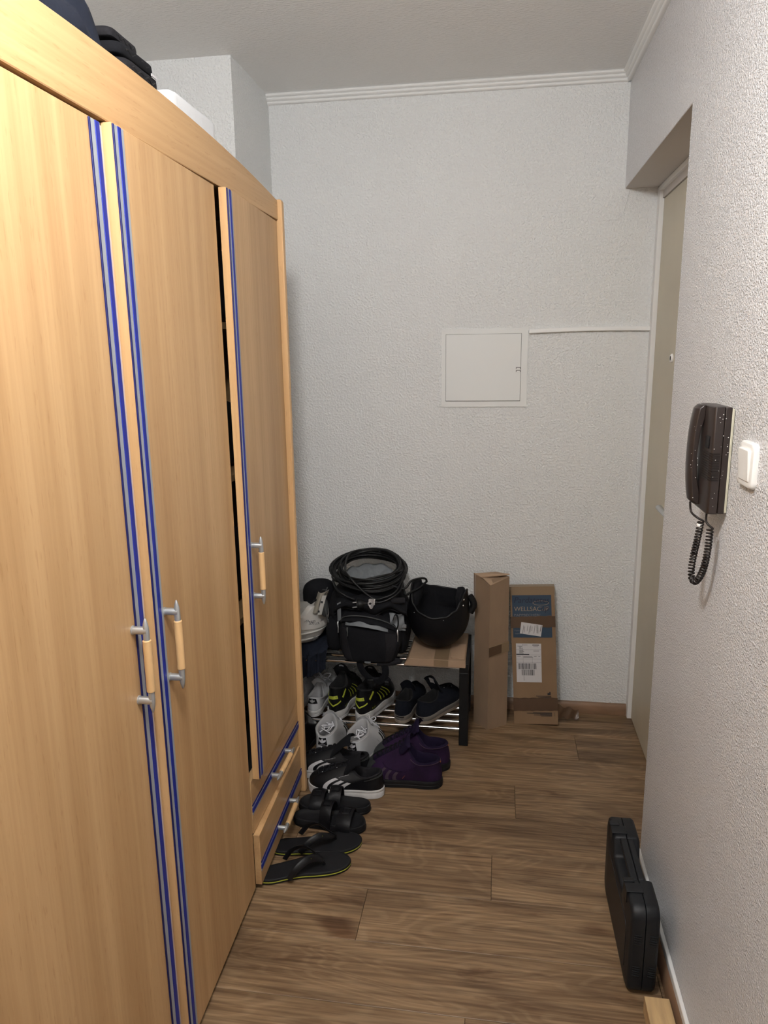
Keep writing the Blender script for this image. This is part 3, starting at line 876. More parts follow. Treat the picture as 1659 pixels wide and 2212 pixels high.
for nm, xa_, xb_, sg in (('case_lid', -.0345, -.0012, -1), ('case_base', .0012, .0335, 1)):
    rg = []
    for (x, ins) in ((xb_ if sg < 0 else xa_, 0.0005), (xa_ * .75 if sg < 0 else xb_ * .75, 0.0), (xa_ * .93 if sg < 0 else xb_ * .93, .003), (xa_ if sg < 0 else xb_, .009)):
        rg.append([V(x, a, b) for a, b in case_outline(ins)])
    o_ = obj(nm, MB().rings(rg), M['case'], tc_, smooth=45)
    if sg < 0:
        rg = [[V(xa_ - .0002 + dx, a * .80, .020 + b * .62) for a, b in case_outline(.01 + ii, False)] for dx, ii in ((.003, 0), (-.0012, .002))]
        obj('embossed_panel', MB().rings(rg), M['case'], o_, smooth=45)
    for zc_ in (.060, .148):
        for q in range(5):
            xx0, xx1 = (xa_ + .010, xb_ - .007) if sg < 0 else (xa_ + .010, xb_ - .006)
            rb_ = MB().tube([V(xx0, -cl / 2 - .0002, zc_ + q * .0062 + .002), V((xx0 + xx1) / 2, -cl / 2 - .0006, zc_ + q * .0062 + .0005), V(xx1, -cl / 2 - .0002, zc_ + q * .0062)], .0012, 6)
            obj('grip_rib', rb_, M['case'], o_)
hb = MB()
for x0_, x1_ in ((-.0185, -.0008), (.0008, .0150)):
    hb.prism([(-.083, chh - .024), (-.080, chh - .004), (-.074, chh - .001), (.074, chh - .001), (.080, chh - .004), (.083, chh - .024), (.070, chh - .013), (-.070, chh - .013)], x0_, x1_, 0)
obj('carry_handle', hb, M['case'], tc_, bevel=(.002, 2))
for yy in (-.112, .112):
    lt = MB()
    lt.box(-.0365, .0040, yy - .019, yy + .014, chh - .001, chh + .0025)
    lt.box(-.0372, -.0345, yy - .019, yy + .014, chh - .030, chh + .0025)
    lt.box(-.0380, -.012, yy + .015, yy + .030, chh - .001, chh + .0045)
    obj('latch', lt, M['case'], tc_, bevel=(.0012, 2))

tb = MB().box(.366, .423, 0.98, 1.512, 0.0005, .045)
setp(obj('timber_offcut', tb, M['pine'], bevel=(.0015, 2), orig=(.395, 1.25, 0)), 'pale pine timber offcut lying on floor before the tool case', 'timber')

# ================================================================== CARDBOARD BOXES
b1_ = thing('cardboard_box', 'tall narrow plain cardboard box standing cornerwise beside the shoe rack', 'box', (0.0, 2.86, 0))
B1 = lambda n, mb, m, p=b1_, **k: obj(n, mb, m, p, True, **k)
cF, cR, cL = V(-.019, 2.790, 0), V(.060, 2.846, 0), V(-.078, 2.852, 0)
cB = cR + cL - cF
dn = MB(); ht = .626
tops = [cF + V(.001, .000, ht - .004), cR + V(-.003, 0, ht + .020), cB + V(0, 0, ht + .012), cL + V(-.001, 0, ht + .028)]
# side walls with slight waist crumple
rg = []
for i in range(13):
    t = i / 12; ring = []
    for c0_, c1_ in zip((cF, cR, cB, cL), tops):
        p = c0_.lerp(c1_, t); ring.append(p)
    full = []
    for a in range(4):
        A_, B_ = ring[a], ring[(a + 1) % 4]
        for s_ in range(4):
            q = A_.lerp(B_, s_ / 4)
            if s_: q = q + nzv(q, 9, .0022, 1) * (1 if 0 < i < 12 else 0)
            full.append(q)
    rg.append(full)
B1('box_body', MB().rings(rg), M['card'], smooth=25)
fl_ = MB()
tA, tB_, tC, tD = tops
c_mid = (tA + tC) / 2
fl_.hexa([tD + V(-.004, -.004, -.003), tC + V(0, 0, .004), tA.lerp(tD, .62) + V(0, -.006, .004), tB_ + V(.0, -.008, .010),
          tD + V(-.004, -.004, .001), tC + V(0, 0, .008), tA.lerp(tD, .62) + V(0, -.006, .008), tB_ + V(.0, -.008, .014)])
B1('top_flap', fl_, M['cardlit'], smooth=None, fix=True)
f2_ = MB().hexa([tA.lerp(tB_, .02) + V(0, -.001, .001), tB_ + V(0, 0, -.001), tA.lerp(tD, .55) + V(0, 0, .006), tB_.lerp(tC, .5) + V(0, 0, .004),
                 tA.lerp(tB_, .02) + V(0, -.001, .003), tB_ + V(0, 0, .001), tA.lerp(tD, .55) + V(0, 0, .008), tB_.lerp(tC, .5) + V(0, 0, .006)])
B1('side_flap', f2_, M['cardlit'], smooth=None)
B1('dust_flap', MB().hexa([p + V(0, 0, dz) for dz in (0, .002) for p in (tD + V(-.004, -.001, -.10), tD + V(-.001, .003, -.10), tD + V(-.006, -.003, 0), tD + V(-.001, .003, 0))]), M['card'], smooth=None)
nR = (cR - cF).cross(V(0, 0, 1)).normalized(); nR = nR if nR.y < 0 else -nR
nL = (cL - cF).cross(V(0, 0, 1)).normalized(); nL = nL if nL.y < 0 else -nL
def band(A_, B_, n_, z0a, z1a, z0b, z1b, e=.0035):
    return MB().hexa([A_ + V(0, 0, z0a) + n_ * .0005, B_ + V(0, 0, z0b) + n_ * .0005, A_ + V(0, 0, z0a) + n_ * e, B_ + V(0, 0, z0b) + n_ * e,
                      A_ + V(0, 0, z1a) + n_ * .0005, B_ + V(0, 0, z1b) + n_ * .0005, A_ + V(0, 0, z1a) + n_ * e, B_ + V(0, 0, z1b) + n_ * e])
B1('parcel_tape', band(cF, cR, nR, .318, .362, .330, .374, .0030), M['tape2'], smooth=None)
B1('parcel_tape', band(cF.lerp(cR, 0.0), cF.lerp(cR, .62), nR, .322, .362, .330, .367, .0036), M['tape'], smooth=None)

# leaning printed box
b2_ = thing('printed_box', 'flat brown parcel with blue print leaning on the wall beside the tall box', 'box', (0.18, 2.88, 0))
lean = math.atan2(.062, .565); rollx = math.atan2(-.034, .58)
Hx = 0.582; Wx = 0.179; Tx = 0.052
Mx = Matrix.Translation((.092, 2.857, 0.0)) @ Matrix.Rotation(R(-2.0), 4, 'Z') @ Matrix.Rotation(-lean, 4, 'X') @ Matrix.Rotation(rollx, 4, 'Y')
def B2P(x, z, d=0.0):  # on front face, d outwards
    return Mx @ V(x, -d, z)
bx = MB(); rg = []
for i in range(15):
    t = i / 14; z = Hx * t; ring = []
    base_ = [(0, 0), (Wx, 0), (Wx, Tx), (0, Tx)]
    for a in range(4):
        A_, B_ = base_[a], base_[(a + 1) % 4]
        for s_ in range(6):
            q = V(A_[0] + (B_[0] - A_[0]) * s_ / 6, A_[1] + (B_[1] - A_[1]) * s_ / 6, z)
            if 0 < i < 14:
                dd = nzv(q, 11, .0035, 6); q = q + V(dd.x * .6, min(0, 0) + abs(dd.y) * .5 * (1 if a != 2 else -1), 0)
            ring.append(Mx @ q)
    rg.append(ring)
bx.rings(rg)
for p in bx.v:
    if p.z < 0.0008: p.z = 0.0008
B2 = lambda n, mb, m, p=b2_, **k: obj(n, mb, m, p, True, **k)
B2('box_body', bx, M['cardd'], smooth=25)
def face_rect(x0, x1, z0, z1, d0, d1, rot=0.0, mb=None):
    cx, cz_ = (x0 + x1) / 2, (z0 + z1) / 2; c, s_ = math.cos(rot), math.sin(rot)
    def q(x, z, d):
        u, v_ = x - cx, z - cz_
        return B2P(cx + u * c - v_ * s_, cz_ + u * s_ + v_ * c, d)
    mb = mb or MB()
    mb.hexa([q(x, z, d) for z in (z0, z1) for d in (d0, d1) for x in (x0, x1)])
    return mb
# pixel helper of the front face: u 0..1 left-right, v 0..1 top-bottom
fx = lambda u: Wx * u
fz = lambda v_: Hx * (1 - v_)
blue = B2('blue_print', face_rect(fx(.045), fx(.925), fz(.365), fz(.055), 0, .0008), M['printblue'], smooth=None)
tx = MB(); e_ = .0014
text_on(tx, 'WELLSACUP', lambda x, y_: B2P(fx(.085) + x, fz(.172) + y_, e_), .026, width=.140)
obj('print_text', tx, M['inktan'], blue, True, smooth=None)
tx = MB()
text_on(tx, 'PAPPBECHER/', lambda x, y_: B2P(fx(.085) + x, fz(.210) + y_, e_), .0150, width=.105)
text_on(tx, 'Fairt', lambda x, y_: B2P(fx(.085) + x, fz(.318) + y_, e_), .0085, width=.020)
text_on(tx, 'GERM', lambda x, y_: B2P(fx(.085) + x, fz(.340) + y_, e_), .0085, width=.022)
obj('print_text', tx, M['inkgrey'], blue, True, smooth=None)
tx = MB()
ov = [B2P(fx(.69) + .032 * math.cos(a) , fz(.115) + .009 * math.sin(a), e_) for a in [2 * PI * i / 24 for i in range(24)]]
tx.tube(ov, .0008, 4, closed=True)
obj('oval_mark', tx, M['inktan'], blue, True, smooth=None)
tx = MB()
text_on(tx, 'Pardatetes', lambda x, y_: B2P(fx(.09) + x, fz(.112) + y_ * 1.0, e_ + .0006), .034, shear=.25, width=.142)
text_on(tx, 'up', lambda x, y_: B2P(fx(.70) + x, fz(.172) + y_, e_ + .0006), .036, shear=.2, width=.030)
obj('marker_scribble', tx, M['marker'], blue, True, smooth=None)
# top edge tape and flap
B2('top_tape', MB().hexa([Mx @ V(x, y_, z) for z in (Hx - .034, Hx + .0015) for y_ in (-.0015, Tx * .9) for x in (-.001, Wx + .001)]), M['tape2'], smooth=None)
def wrap_tape(v0, v1, e0=.0022, dl=0, dr=0, extra=0):
    mb = MB()
    def fn(u, t, sd):
        z = fz(v0 + (v1 - v0) * t) + .004 * (u - .5)
        return B2P(-.001 + (Wx + .002) * u, z + .0012 * math.sin(u * 31 + t * 4), e0 - .0012 + (.0012 if sd else 0) + .0005 * math.sin(u * 40 + t * 9))
    mb.slab(fn, 24, 5, 0)
    return mb
B2('brown_tape', wrap_tape(.210, .292, .0026), M['tape'], smooth=60)
B2('brown_tape', wrap_tape(.805, .900, .0026), M['tape'], smooth=60)
lt_ = MB()
def loosef(u, t, sd):
    p0 = B2P(Wx, fz(.832), 0.002)
    top = .093 - .042 * u + .004 * math.sin(u * 13)
    bot = .038 - .018 * u + .004 * math.sin(u * 19 + 1)
    z = top + (bot - top) * t
    return V(p0.x - .006 + .098 * u, p0.y + .004 + .045 * u + .0035 * math.sin(u * 14 + t * 4) - .020 * t * u, max(.003, z) + (0.0008 if sd else 0))
lt_.slab(loosef, 22, 6, 0)
B2('loose_tape_end', lt_, M['tape'], smooth=60)
# address label and shipping label
sl_ = B2('small_label', face_rect(fx(.215), fx(.695), fz(.345), fz(.262), .0028, .0034, R(-9)), M['paper'], smooth=None)
pr = MB()
for i in range(12): face_rect(fx(.575), fx(.618), fz(.278 + i * .0048), fz(.2755 + i * .0048), .0034, .0038, R(-9), pr)
for i, u in enumerate((.27, .30, .37, .41, .435, .47, .525, .66, .675)):
    face_rect(fx(u), fx(u + .010), fz(.335 - .01 * (i % 3)), fz(.275 + .008 * (i % 2)), .0034, .0038, R(-9), pr)
obj('label_print', pr, M['inkgrey'], sl_, True, smooth=None)
sh = B2('shipping_label', face_rect(fx(.095), fx(.665), fz(.690), fz(.408), .0010, .0018, R(-.6)), M['paper'], smooth=None)
pr = MB(); rb_ = random.Random(8)
def bars(u0, u1, v0, v1):
    u = u0
    while u < u1:
        wd_ = rb_.choice((.004, .004, .008, .012)); face_rect(fx(u), fx(u + wd_), fz(v1), fz(v0), .0018, .0023, 0, pr); u += wd_ + rb_.choice((.004, .007, .010))
bars(.14, .55, .552, .594); bars(.21, .50, .598, .640)
obj('barcode', pr, M['ink'], sh, True, smooth=None)
pr = MB()
for v_, u0, u1 in ((.417, .24, .36), (.424, .13, .24), (.430, .17, .23), (.436, .17, .22), (.442, .17, .25), (.452, .17, .27), (.458, .17, .26), (.464, .17, .28), (.470, .17, .24), (.476, .17, .27), (.430, .49, .60), (.460, .49, .62), (.499, .12, .20), (.502, .26, .46), (.507, .26, .48), (.500, .50, .56), (.500, .60, .64)):
    face_rect(fx(u0), fx(u1), fz(v_ + .0032), fz(v_), .0018, .0022, 0, pr)
for v_ in (.452, .490, .520, .545):
    face_rect(fx(.10), fx(.66), fz(v_ + .0010), fz(v_), .0018, .0021, 0, pr)
for u, v0, v1 in ((.25, .41, .68), (.46, .502, .55), (.27, .645, .68)):
    face_rect(fx(u), fx(u + .004), fz(v1), fz(v0), .0018, .0021, 0, pr)
obj('label_print', pr, M['inkgrey'], sh, True, smooth=None)
pr = MB(); face_rect(fx(.10), fx(.395), fz(.4905), fz(.4830), .0018, .0026, R(-1.5), pr); face_rect(fx(.47), fx(.62), fz(.4215), fz(.4165), .0018, .0024, 0, pr)
obj('blacked_out_line', pr, M['ink'], sh, True, smooth=None)
pr = MB()
for v_, u0, u1 in ((.790, .52, .86), (.797, .56, .86), (.803, .64, .86), (.912, .44, .87), (.918, .30, .87), (.924, .60, .87), (.930, .46, .87), (.937, .62, .87)):
    face_rect(fx(u0), fx(u1), fz(v_ + .0032), fz(v_), .0008, .0014, 0, pr)
face_rect(fx(.78), fx(.85), fz(.782), fz(.768), .0008, .0014, 0, pr); face_rect(fx(.82), fx(.85), fz(.770), fz(.760), .0008, .0014, 0, pr)
face_rect(fx(.93), fx(.935), fz(.94), fz(.91), .0008, .0014, 0, pr)
B2('kraft_print', pr, M['ink'], smooth=None)

# ================================================================== SHOE RACK
rk = thing('shoe_rack', 'black shoe rack with chrome tube shelves against the far wall', 'shoe rack', (-.49, 2.79, 0))
K_ = lambda n, mb, m, p=rk, **k: obj(n, mb, m, p, True, **k)
for xa_, xb_ in ((-.130, -.094), (-.890, -.854)):
    for y0_, y1_ in ((2.652, 2.674), (2.938, 2.960)):
        K_('leg', MB().box(xa_, xb_, y0_, y1_, 0.0, .310), M['blkpl'], bevel=(.002, 2))
    K_('top_rail', MB().box(xa_, xb_, 2.652, 2.960, .310, .348), M['blkpl'], bevel=(.002, 2))
    K_('side_rail', MB().box(xa_, xb_, 2.675, 2.937, .048, .082), M['blkpl'], bevel=(.002, 2))
for zz in (.328, .066):
    for q in range(5):
        yy = 2.664 + q * .0575 + (.010 if q == 0 else 0) * 0
        K_('shelf_tube', MB().lathe([(0, 0), (.0068, 0), (.0068, .724), (0, .724)], (-.854, yy if zz > .2 else yy, zz), (1, 0, 0), 16), M['chrome'])

# flat box under the helmet
fb_ = thing('flat_carton', 'flat cardboard carton lying under the black helmet on the rack', 'box', (-.22, 2.79, .336))
F_ = lambda n, mb, m, p=fb_, **k: obj(n, mb, m, p, True, **k)
zt, zb_ = .3660, .3355
crt = MB()
crt.rings([[V(x, y_, z) for x, y_ in ((-.345, 2.643), (-.106, 2.643), (-.106, 2.93), (-.335, 2.93))] for z in (zb_, zb_ + .003)] +
          [[V(x, y_, zt - .003) for x, y_ in ((-.330, 2.646), (-.106, 2.645), (-.106, 2.93), (-.325, 2.93))],
           [V(x, y_, zt) for x, y_ in ((-.326, 2.652), (-.110, 2.652), (-.110, 2.926), (-.322, 2.926))]])
F_('carton_body', crt, M['card'], smooth=30)
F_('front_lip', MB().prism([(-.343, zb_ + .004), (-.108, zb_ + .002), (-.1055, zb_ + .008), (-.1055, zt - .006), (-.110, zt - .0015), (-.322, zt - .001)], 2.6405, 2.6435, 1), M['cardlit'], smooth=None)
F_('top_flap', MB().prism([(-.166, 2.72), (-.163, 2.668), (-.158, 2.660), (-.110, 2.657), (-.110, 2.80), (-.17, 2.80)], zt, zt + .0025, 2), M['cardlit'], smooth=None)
F_('carton_tape', MB().box(-.228, -.172, 2.6390, 2.6404, zb_ + .004, zt - .001).box(-.228, -.172, 2.648, 2.76, zt, zt + .0006), M['tape2'], smooth=None)
#@@PART2

# ================================================================== SHOES
SOLE = [(1.0, .04), (.975, .24), (.90, .40), (.78, .47), (.62, .43), (.46, .34), (.30, .32), (.15, .33), (.045, .22), (0, 0),
        (.045, -.23), (.15, -.34), (.30, -.37), (.46, -.42), (.62, -.50), (.76, -.51), (.88, -.41), (.965, -.22)]
NU = 72
SOLE_C = catmull([V(a, b, 0) for a, b in SOLE], NU * 2, True)

class Shoe:
    def __init__(s, L, W, foot=1, z0=.022, toe=.052, cf=.47, cb=.015, cw=.036, zf=.085, zs=.058, zb=.072, bulge=.006, toepow=2.2, spring=0.0):
        s.L, s.W, s.foot, s.z0, s.toe = L, W, foot, z0, toe
        s.cf, s.cb, s.cw, s.zf, s.zs, s.zb, s.bulge, s.spring = cf, cb, cw, zf, zs, zb, bulge, spring
        s.fp = toepow
    def S(s, u, out=0.0):
        t = (u % 1.0) * NU * 2; i = int(t) % (NU * 2); f = t - int(t)
        p = SOLE_C[i].lerp(SOLE_C[(i + 1) % (NU * 2)], f)
        q = SOLE_C[(i + 1) % (NU * 2)] - SOLE_C[i - 1]
        x, y_ = p.x * s.L, p.y * s.W
        d = V(q.x * s.L, q.y * s.W, 0); nn = V(d.y, -d.x, 0)
        nn = nn.normalized() if nn.length > 0 else V(1, 0, 0)
        c = V(.5 * s.L, 0, 0)
        if nn.dot(V(x, y_, 0) - c) < 0: nn = -nn
        return V(x + nn.x * out, (y_ + nn.y * out) * s.foot, 0)
    def lift(s, x):
        return s.spring * max(0, (x / s.L - .72) / .28) ** 2
    def C(s, u):
        a = 2 * PI * u; c = math.cos(a)
        xc = (s.cf + s.cb) / 2 * s.L; ax = (s.cf - s.cb) / 2 * s.L
        z = s.zs + (s.zf - s.zs) * max(0, c) ** s.fp + (s.zb - s.zs) * max(0, -c) ** 2.0
        wy = s.cw * (1 - .25 * max(0, c))
        return V(xc + ax * c, wy * math.sin(a) * s.foot, s.z0 + z)
    def P(s, u, t, off=0.0):
        p = s._p(u, t)
        if off:
            e = .004
            a = s._p(u + e, t) - s._p(u - e, t); b = s._p(u, min(1, t + .01)) - s._p(u, max(0, t - .01))
            n = a.cross(b)
            if n.length > 1e-12:
                n.normalize()
                ctr = V(max(.12 * s.L, min(.8 * s.L, p.x)), 0, s.z0 + .02)
                if n.dot(p - ctr) < 0: n = -n
                p = p + n * off
        return p
    def _p(s, u, t):
        P0 = s.S(u); P3 = s.C(u); c = math.cos(2 * PI * u)
        P0 = V(P0.x, P0.y, s.z0 + s.lift(P0.x))
        k = max(0, c)
        kk = k ** .8
        h = P3.z - s.z0
        outw = (V(P0.x, P0.y, 0) - V(P3.x, P3.y, 0))
        th = s.toe - s.z0
        P1s = P0 + V(0, 0, h * .42) + (V(0, s.bulge * (1 if P0.y > 0 else -1), 0) if abs(P0.y) > .01 else V(-s.bulge, 0, 0))
        P2s = P3 - V(0, 0, h * .35) + outw * .35
        P1t = P0 + V(.004, 0, th * 1.30)
        P2t = P3 + outw * .42 - V(0, 0, (h - th) * .52)
        P2t.z = max(P2t.z, s.z0 + th * .9)
        P1 = P1s.lerp(P1t, kk); P2 = P2s.lerp(P2t, kk)
        m_ = 1 - t
        return P0 * m_ ** 3 + P1 * 3 * m_ * m_ * t + P2 * 3 * m_ * t * t + P3 * t ** 3

def make_shoe(s, root, up, lining, sole, sole2=None, out=.003, tongue=True, tmat=None, lace=None, lace_n=5, ltw=.045, th=.03, tw=.052, laces_s=(.50, .93),
              collar_r=.004, wave=0.0, sole_split=.5, eyestay=None, tlean=-.2):
    N = NU; NT = 18
    mb = MB(); rings = [[s.P(i / N, j / NT) for i in range(N)] for j in range(NT + 1)]
    mis = [0] * NT
    def inset(k, dz):
        r_ = []
        for i in range(N):
            p = s.C(i / N); c = V((s.cf + s.cb) / 2 * s.L, 0, p.z); d = (c - p); d.z = 0
            r_.append(p + d.normalized() * min(k, d.length * .8) + V(0, 0, dz))
        return r_
    rings += [inset(collar_r * .5, collar_r * .55), inset(collar_r * 1.3, collar_r * .45), inset(collar_r * 2.0, -collar_r * .4)]
    mis += [1, 1, 1]
    for q in (.30, .65, 1.0):
        r_ = []
        for i in range(N):
            p = s.C(i / N); c = V((s.cf + s.cb) / 2 * s.L, 0, p.z); d = (c - p); d.z = 0
            b = p + d.normalized() * collar_r * (2.0 + q)
            b.z = s.z0 + .008 + (p.z - collar_r - s.z0 - .008) * (1 - q)
            r_.append(b)
        rings.append(r_); mis.append(1)
    mb.rings(rings, False, True, 0, mis)
    mb.mi[-1] = 1
    u_ = obj('upper', mb, [up, lining], root, smooth=60)
    # sole
    sb = MB(); rg = []
    def soler(z, o_):
        r_ = []
        for i in range(N):
            w_ = wave * (.5 + .5 * math.sin(2 * PI * i / N * 9)) if wave else 0
            p = s.S(i / N, o_ + w_)
            zz = z + s.lift(p.x) + (wave * .8 * math.sin(2 * PI * i / N * 7 + 1) if (wave and z > s.z0 * .6) else 0)
            r_.append(V(p.x, p.y, zz))
        return r_
    z0 = s.z0 + .002
    rg = [soler(.0002, -.004), soler(.0015, out - .0015), soler(z0 * sole_split - .001, out), soler(z0 * sole_split, out - .0008), soler(z0 * sole_split + .001, out), soler(z0 - .002, out), soler(z0 + .0008, out - .0012), soler(z0 + .001, -.004)]
    sb.rings(rg, True, True, 0, [0, 0, 0, 1, 1, 1, 1])
    obj('sole', sb, [sole, sole2 or sole], root, smooth=45)
    if tongue:
        tm = tmat or up
        c0 = s.C(0.0)
        def tf(a, b, sd):
            yy = (a - .5) * tw * (1 + .12 * b)
            x = c0.x + .016 - (.014 + .80 * th) * b - tlean * 0 + tlean * .02 * b * b * (th / .03) - 7 * yy * yy
            z = c0.z - .030 + (th + .030) * b - 14 * yy * yy * (.6 + .4 * b) + (-.008 * max(0, b - .8) / .2 * (abs(a - .5) * 2) ** 2)
            pf_ = math.sin(PI * min(1, max(0, .08 + .92 * a))) ** .5 * (.6 + .4 * math.sin(PI * min(1, b + .12)))
            return V(x + .004 - (.006 + .010 * pf_ if sd else 0), yy * s.foot, z + (.003 if sd else 0))
        tb_ = MB().slab(tf, 12, 12, 0)
        t_ = obj('tongue', tb_, tm, root, smooth=70)
        s.tf = tf
    if eyestay:
        eb = MB()
        for sg in (1, -1):
            eb.slab(lambda a, b, sd: s.P(sg * (.030 + .030 * a) , laces_s[0] - .04 + (laces_s[1] + .05 - laces_s[0]) * b, .0014 if sd else .0002), 5, 12, 0)
        obj('eyestay', eb, eyestay, root, smooth=60)
    if lace:
        lb = MB()
        for i in range(lace_n):
            t = laces_s[0] + (laces_s[1] - laces_s[0]) * i / (lace_n - 1)
            t2 = min(.99, t + .045)
            for sg in (1, -1):
                if i == 0 and sg < 0: continue
                pa = s.P(-sg * ltw, t, .002); pb = s.P(sg * ltw, t2, .002)
                mid = pa.lerp(pb, .5); up_ = s.P(0, (t + t2) / 2, .0045)
                lb.tube(catmull([s.P(-sg * ltw * 1.1, t, .0005), pa, V(up_.x, mid.y, max(up_.z, mid.z)), pb, s.P(sg * ltw * 1.1, t2, .0005)], 12), .0026, 6, flat=.55)
        lo = obj('laces', lb, lace, root, smooth=60)
    return u_

def patch(s, quad, off=.0014, nu=8, nv=8):
    """quad: four (u,t) corners in order"""
    (a, b, c, d) = quad
    def fn(x, y_, sd):
        u = (a[0] * (1 - x) + b[0] * x) * (1 - y_) + (d[0] * (1 - x) + c[0] * x) * y_
        t = (a[1] * (1 - x) + b[1] * x) * (1 - y_) + (d[1] * (1 - x) + c[1] * x) * y_
        return s.P(u, t, off if sd else .0001)
    return MB().slab(fn, nu, nv, 0)

def bow(s, root, m, seed=0, size=.035, base=None):
    rr = random.Random(seed); lb = MB()
    c = base or (s.P(0, .95, .006))
    for sg in (1, -1):
        pts = [c, c + V(.012, sg * size * .5, size * .4), c + V(.02 + rr.uniform(-.01, .01), sg * size, size * .15), c + V(.0, sg * size * .8, -.002), c + V(-.004, sg * size * .2, .002)]
        lb.tube(catmull(pts, 26), .0021, 6, flat=.7)
        pts = [c, c + V(-.006, sg * size * .5, .004), c + V(.016, sg * size * 1.0, -.016 + rr.uniform(-.004, .004)), c + V(.030, sg * size * 1.15, -.034)]
        lb.tube(catmull(pts, 20), .0020, 6, flat=.7)
    return obj('bow', lb, m, root, smooth=60)

def trefoil(fn, size, mb=None):
    mb = mb or MB()
    def petal(ang, ln, wd_, oy):
        pts = []
        for i in range(18):
            a = 2 * PI * i / 18
            r_y = ln * (.5 - .5 * math.cos(a)); r_x = wd_ * math.sin(a) * (.75 + .25 * math.sin(a / 2))
            x = r_x * math.cos(ang) + r_y * math.sin(ang); y_ = -r_x * math.sin(ang) + r_y * math.cos(ang)
            pts.append((x * size, (y_ + oy) * size))
        return pts
    for ang in (0, R(52), R(-52)):
        pp = petal(ang, .95, .26, 0)
        # leave out slits: split each petal into bands
        mb.add([fn(x, y_) for x, y_ in pp], [list(range(len(pp)))])
    for k in range(3):
        y0_ = .02 - .0 + k * .12 - .16; hw = .34 - .05 * (2 - k)
        q = [(-hw, y0_), (hw, y0_), (hw, y0_ + .07), (-hw, y0_ + .07)]
        mb.add([fn(x * size, y_ * size) for x, y_ in q], [[0, 1, 2, 3]])
    return mb

def heel_fn(s, u0, t0, off, dirn=-1):
    """flat (x,y) metres -> on the heel surface about (u0,t0)"""
    e = .01
    du = (s.P(u0 + e, t0) - s.P(u0 - e, t0)).length / (2 * e); dt_ = (s.P(u0, t0 + e) - s.P(u0, t0 - e)).length / (2 * e)
    return lambda x, y_: s.P(u0 + dirn * x / du * s.foot, t0 + y_ / dt_, off)

def shoe_thing(name, label, cat, x, y_, ang, z=0.0, group=None):
    return thing(name, label, cat, (x, y_, z + .0005), R(ang), group)
def flip(root): pass

# --- white high tops on the floor, heels to the viewer
for (lx, ly, la, ft, lb_) in ((-.636, 2.458, 86, 1, 'white leather high top sneaker on the floor nearer the wardrobe, heel to viewer'),
                              (-.518, 2.438, 74, -1, 'white leather high top sneaker with three black side stripes on the floor')):
    t = shoe_thing('high_top_sneaker', lb_, 'shoe', lx, ly, la, 0, 'white high tops in front of the shoe rack')
    s = Shoe(.240 if ft > 0 else .236, .106, -ft, z0=.020, toe=.048 if ft < 0 else .044, cf=.52, cb=.015, cw=.043, zf=.128, zs=.100, zb=.086, bulge=.003, toepow=1.3)
    make_shoe(s, t, M['white'], M['greylin'], M['whitesole'], out=.0025, tmat=M['white'], lace=M['whitelace'], lace_n=6, th=.012, tw=.060, collar_r=.006, laces_s=(.42, .88))
    hp = obj('heel_tab', patch(s, [(.452, .60), (.548, .60), (.548, .965), (.452, .965)]), M['blkleather'], t, smooth=60)
    f = heel_fn(s, .5, .80, .0022)
    obj('trefoil_mark', trefoil(lambda x, y_: f(x, y_ - .004), .017), M['whitelace'], hp, smooth=None, fix=False)
    tt = MB(); text_on(tt, 'adidas', lambda x, y_: f(x, y_ - .0135), .0065, width=.017, center=True)
    obj('heel_text', tt, M['whitelace'], hp, smooth=None, fix=False)
    obj('heel_seam', patch(s, [(.497, .02), (.503, .02), (.503, .60), (.497, .60)], .0008), M['greylin'], t, smooth=60)
    for sg in (1, -1):
        for q in range(3):
            ua = .205 - .032 * q; ub = .185 - .032 * q
            a0 = [(sg * ua, .05), (sg * (ua - .014), .05), (sg * (ub - .030), .58), (sg * (ub - .016), .58)]
            obj('side_stripe', patch(s, a0), M['blkleather'], t, smooth=60)
        tt = MB(); f2 = heel_fn(s, sg * .235, .30, .0015, -1)
        text_on(tt, 'SUPERSTAR', lambda x, y_: f2(y_ * sg, x), .004, width=.024)
        obj('side_text', tt, M['ink'], t, smooth=None, fix=False)
    if ft < 0: bow(s, t, M['whitelace'], 3 + ft, .020, s.P(0, .78, .008))
    # laces tucked inside the opening
    lb = MB(); rr = random.Random(5 + ft)
    for q in range(4):
        pts = [V(.10 - .015 * k + rr.uniform(-.008, .008), rr.uniform(-.024, .024), s.z0 + .095 + rr.uniform(-.012, .006)) for k in range(5)]
        lb.tube(catmull(pts, 30), .0024, 6, flat=.7)
    obj('tucked_lace', lb, M['whitelace'], t, smooth=60)

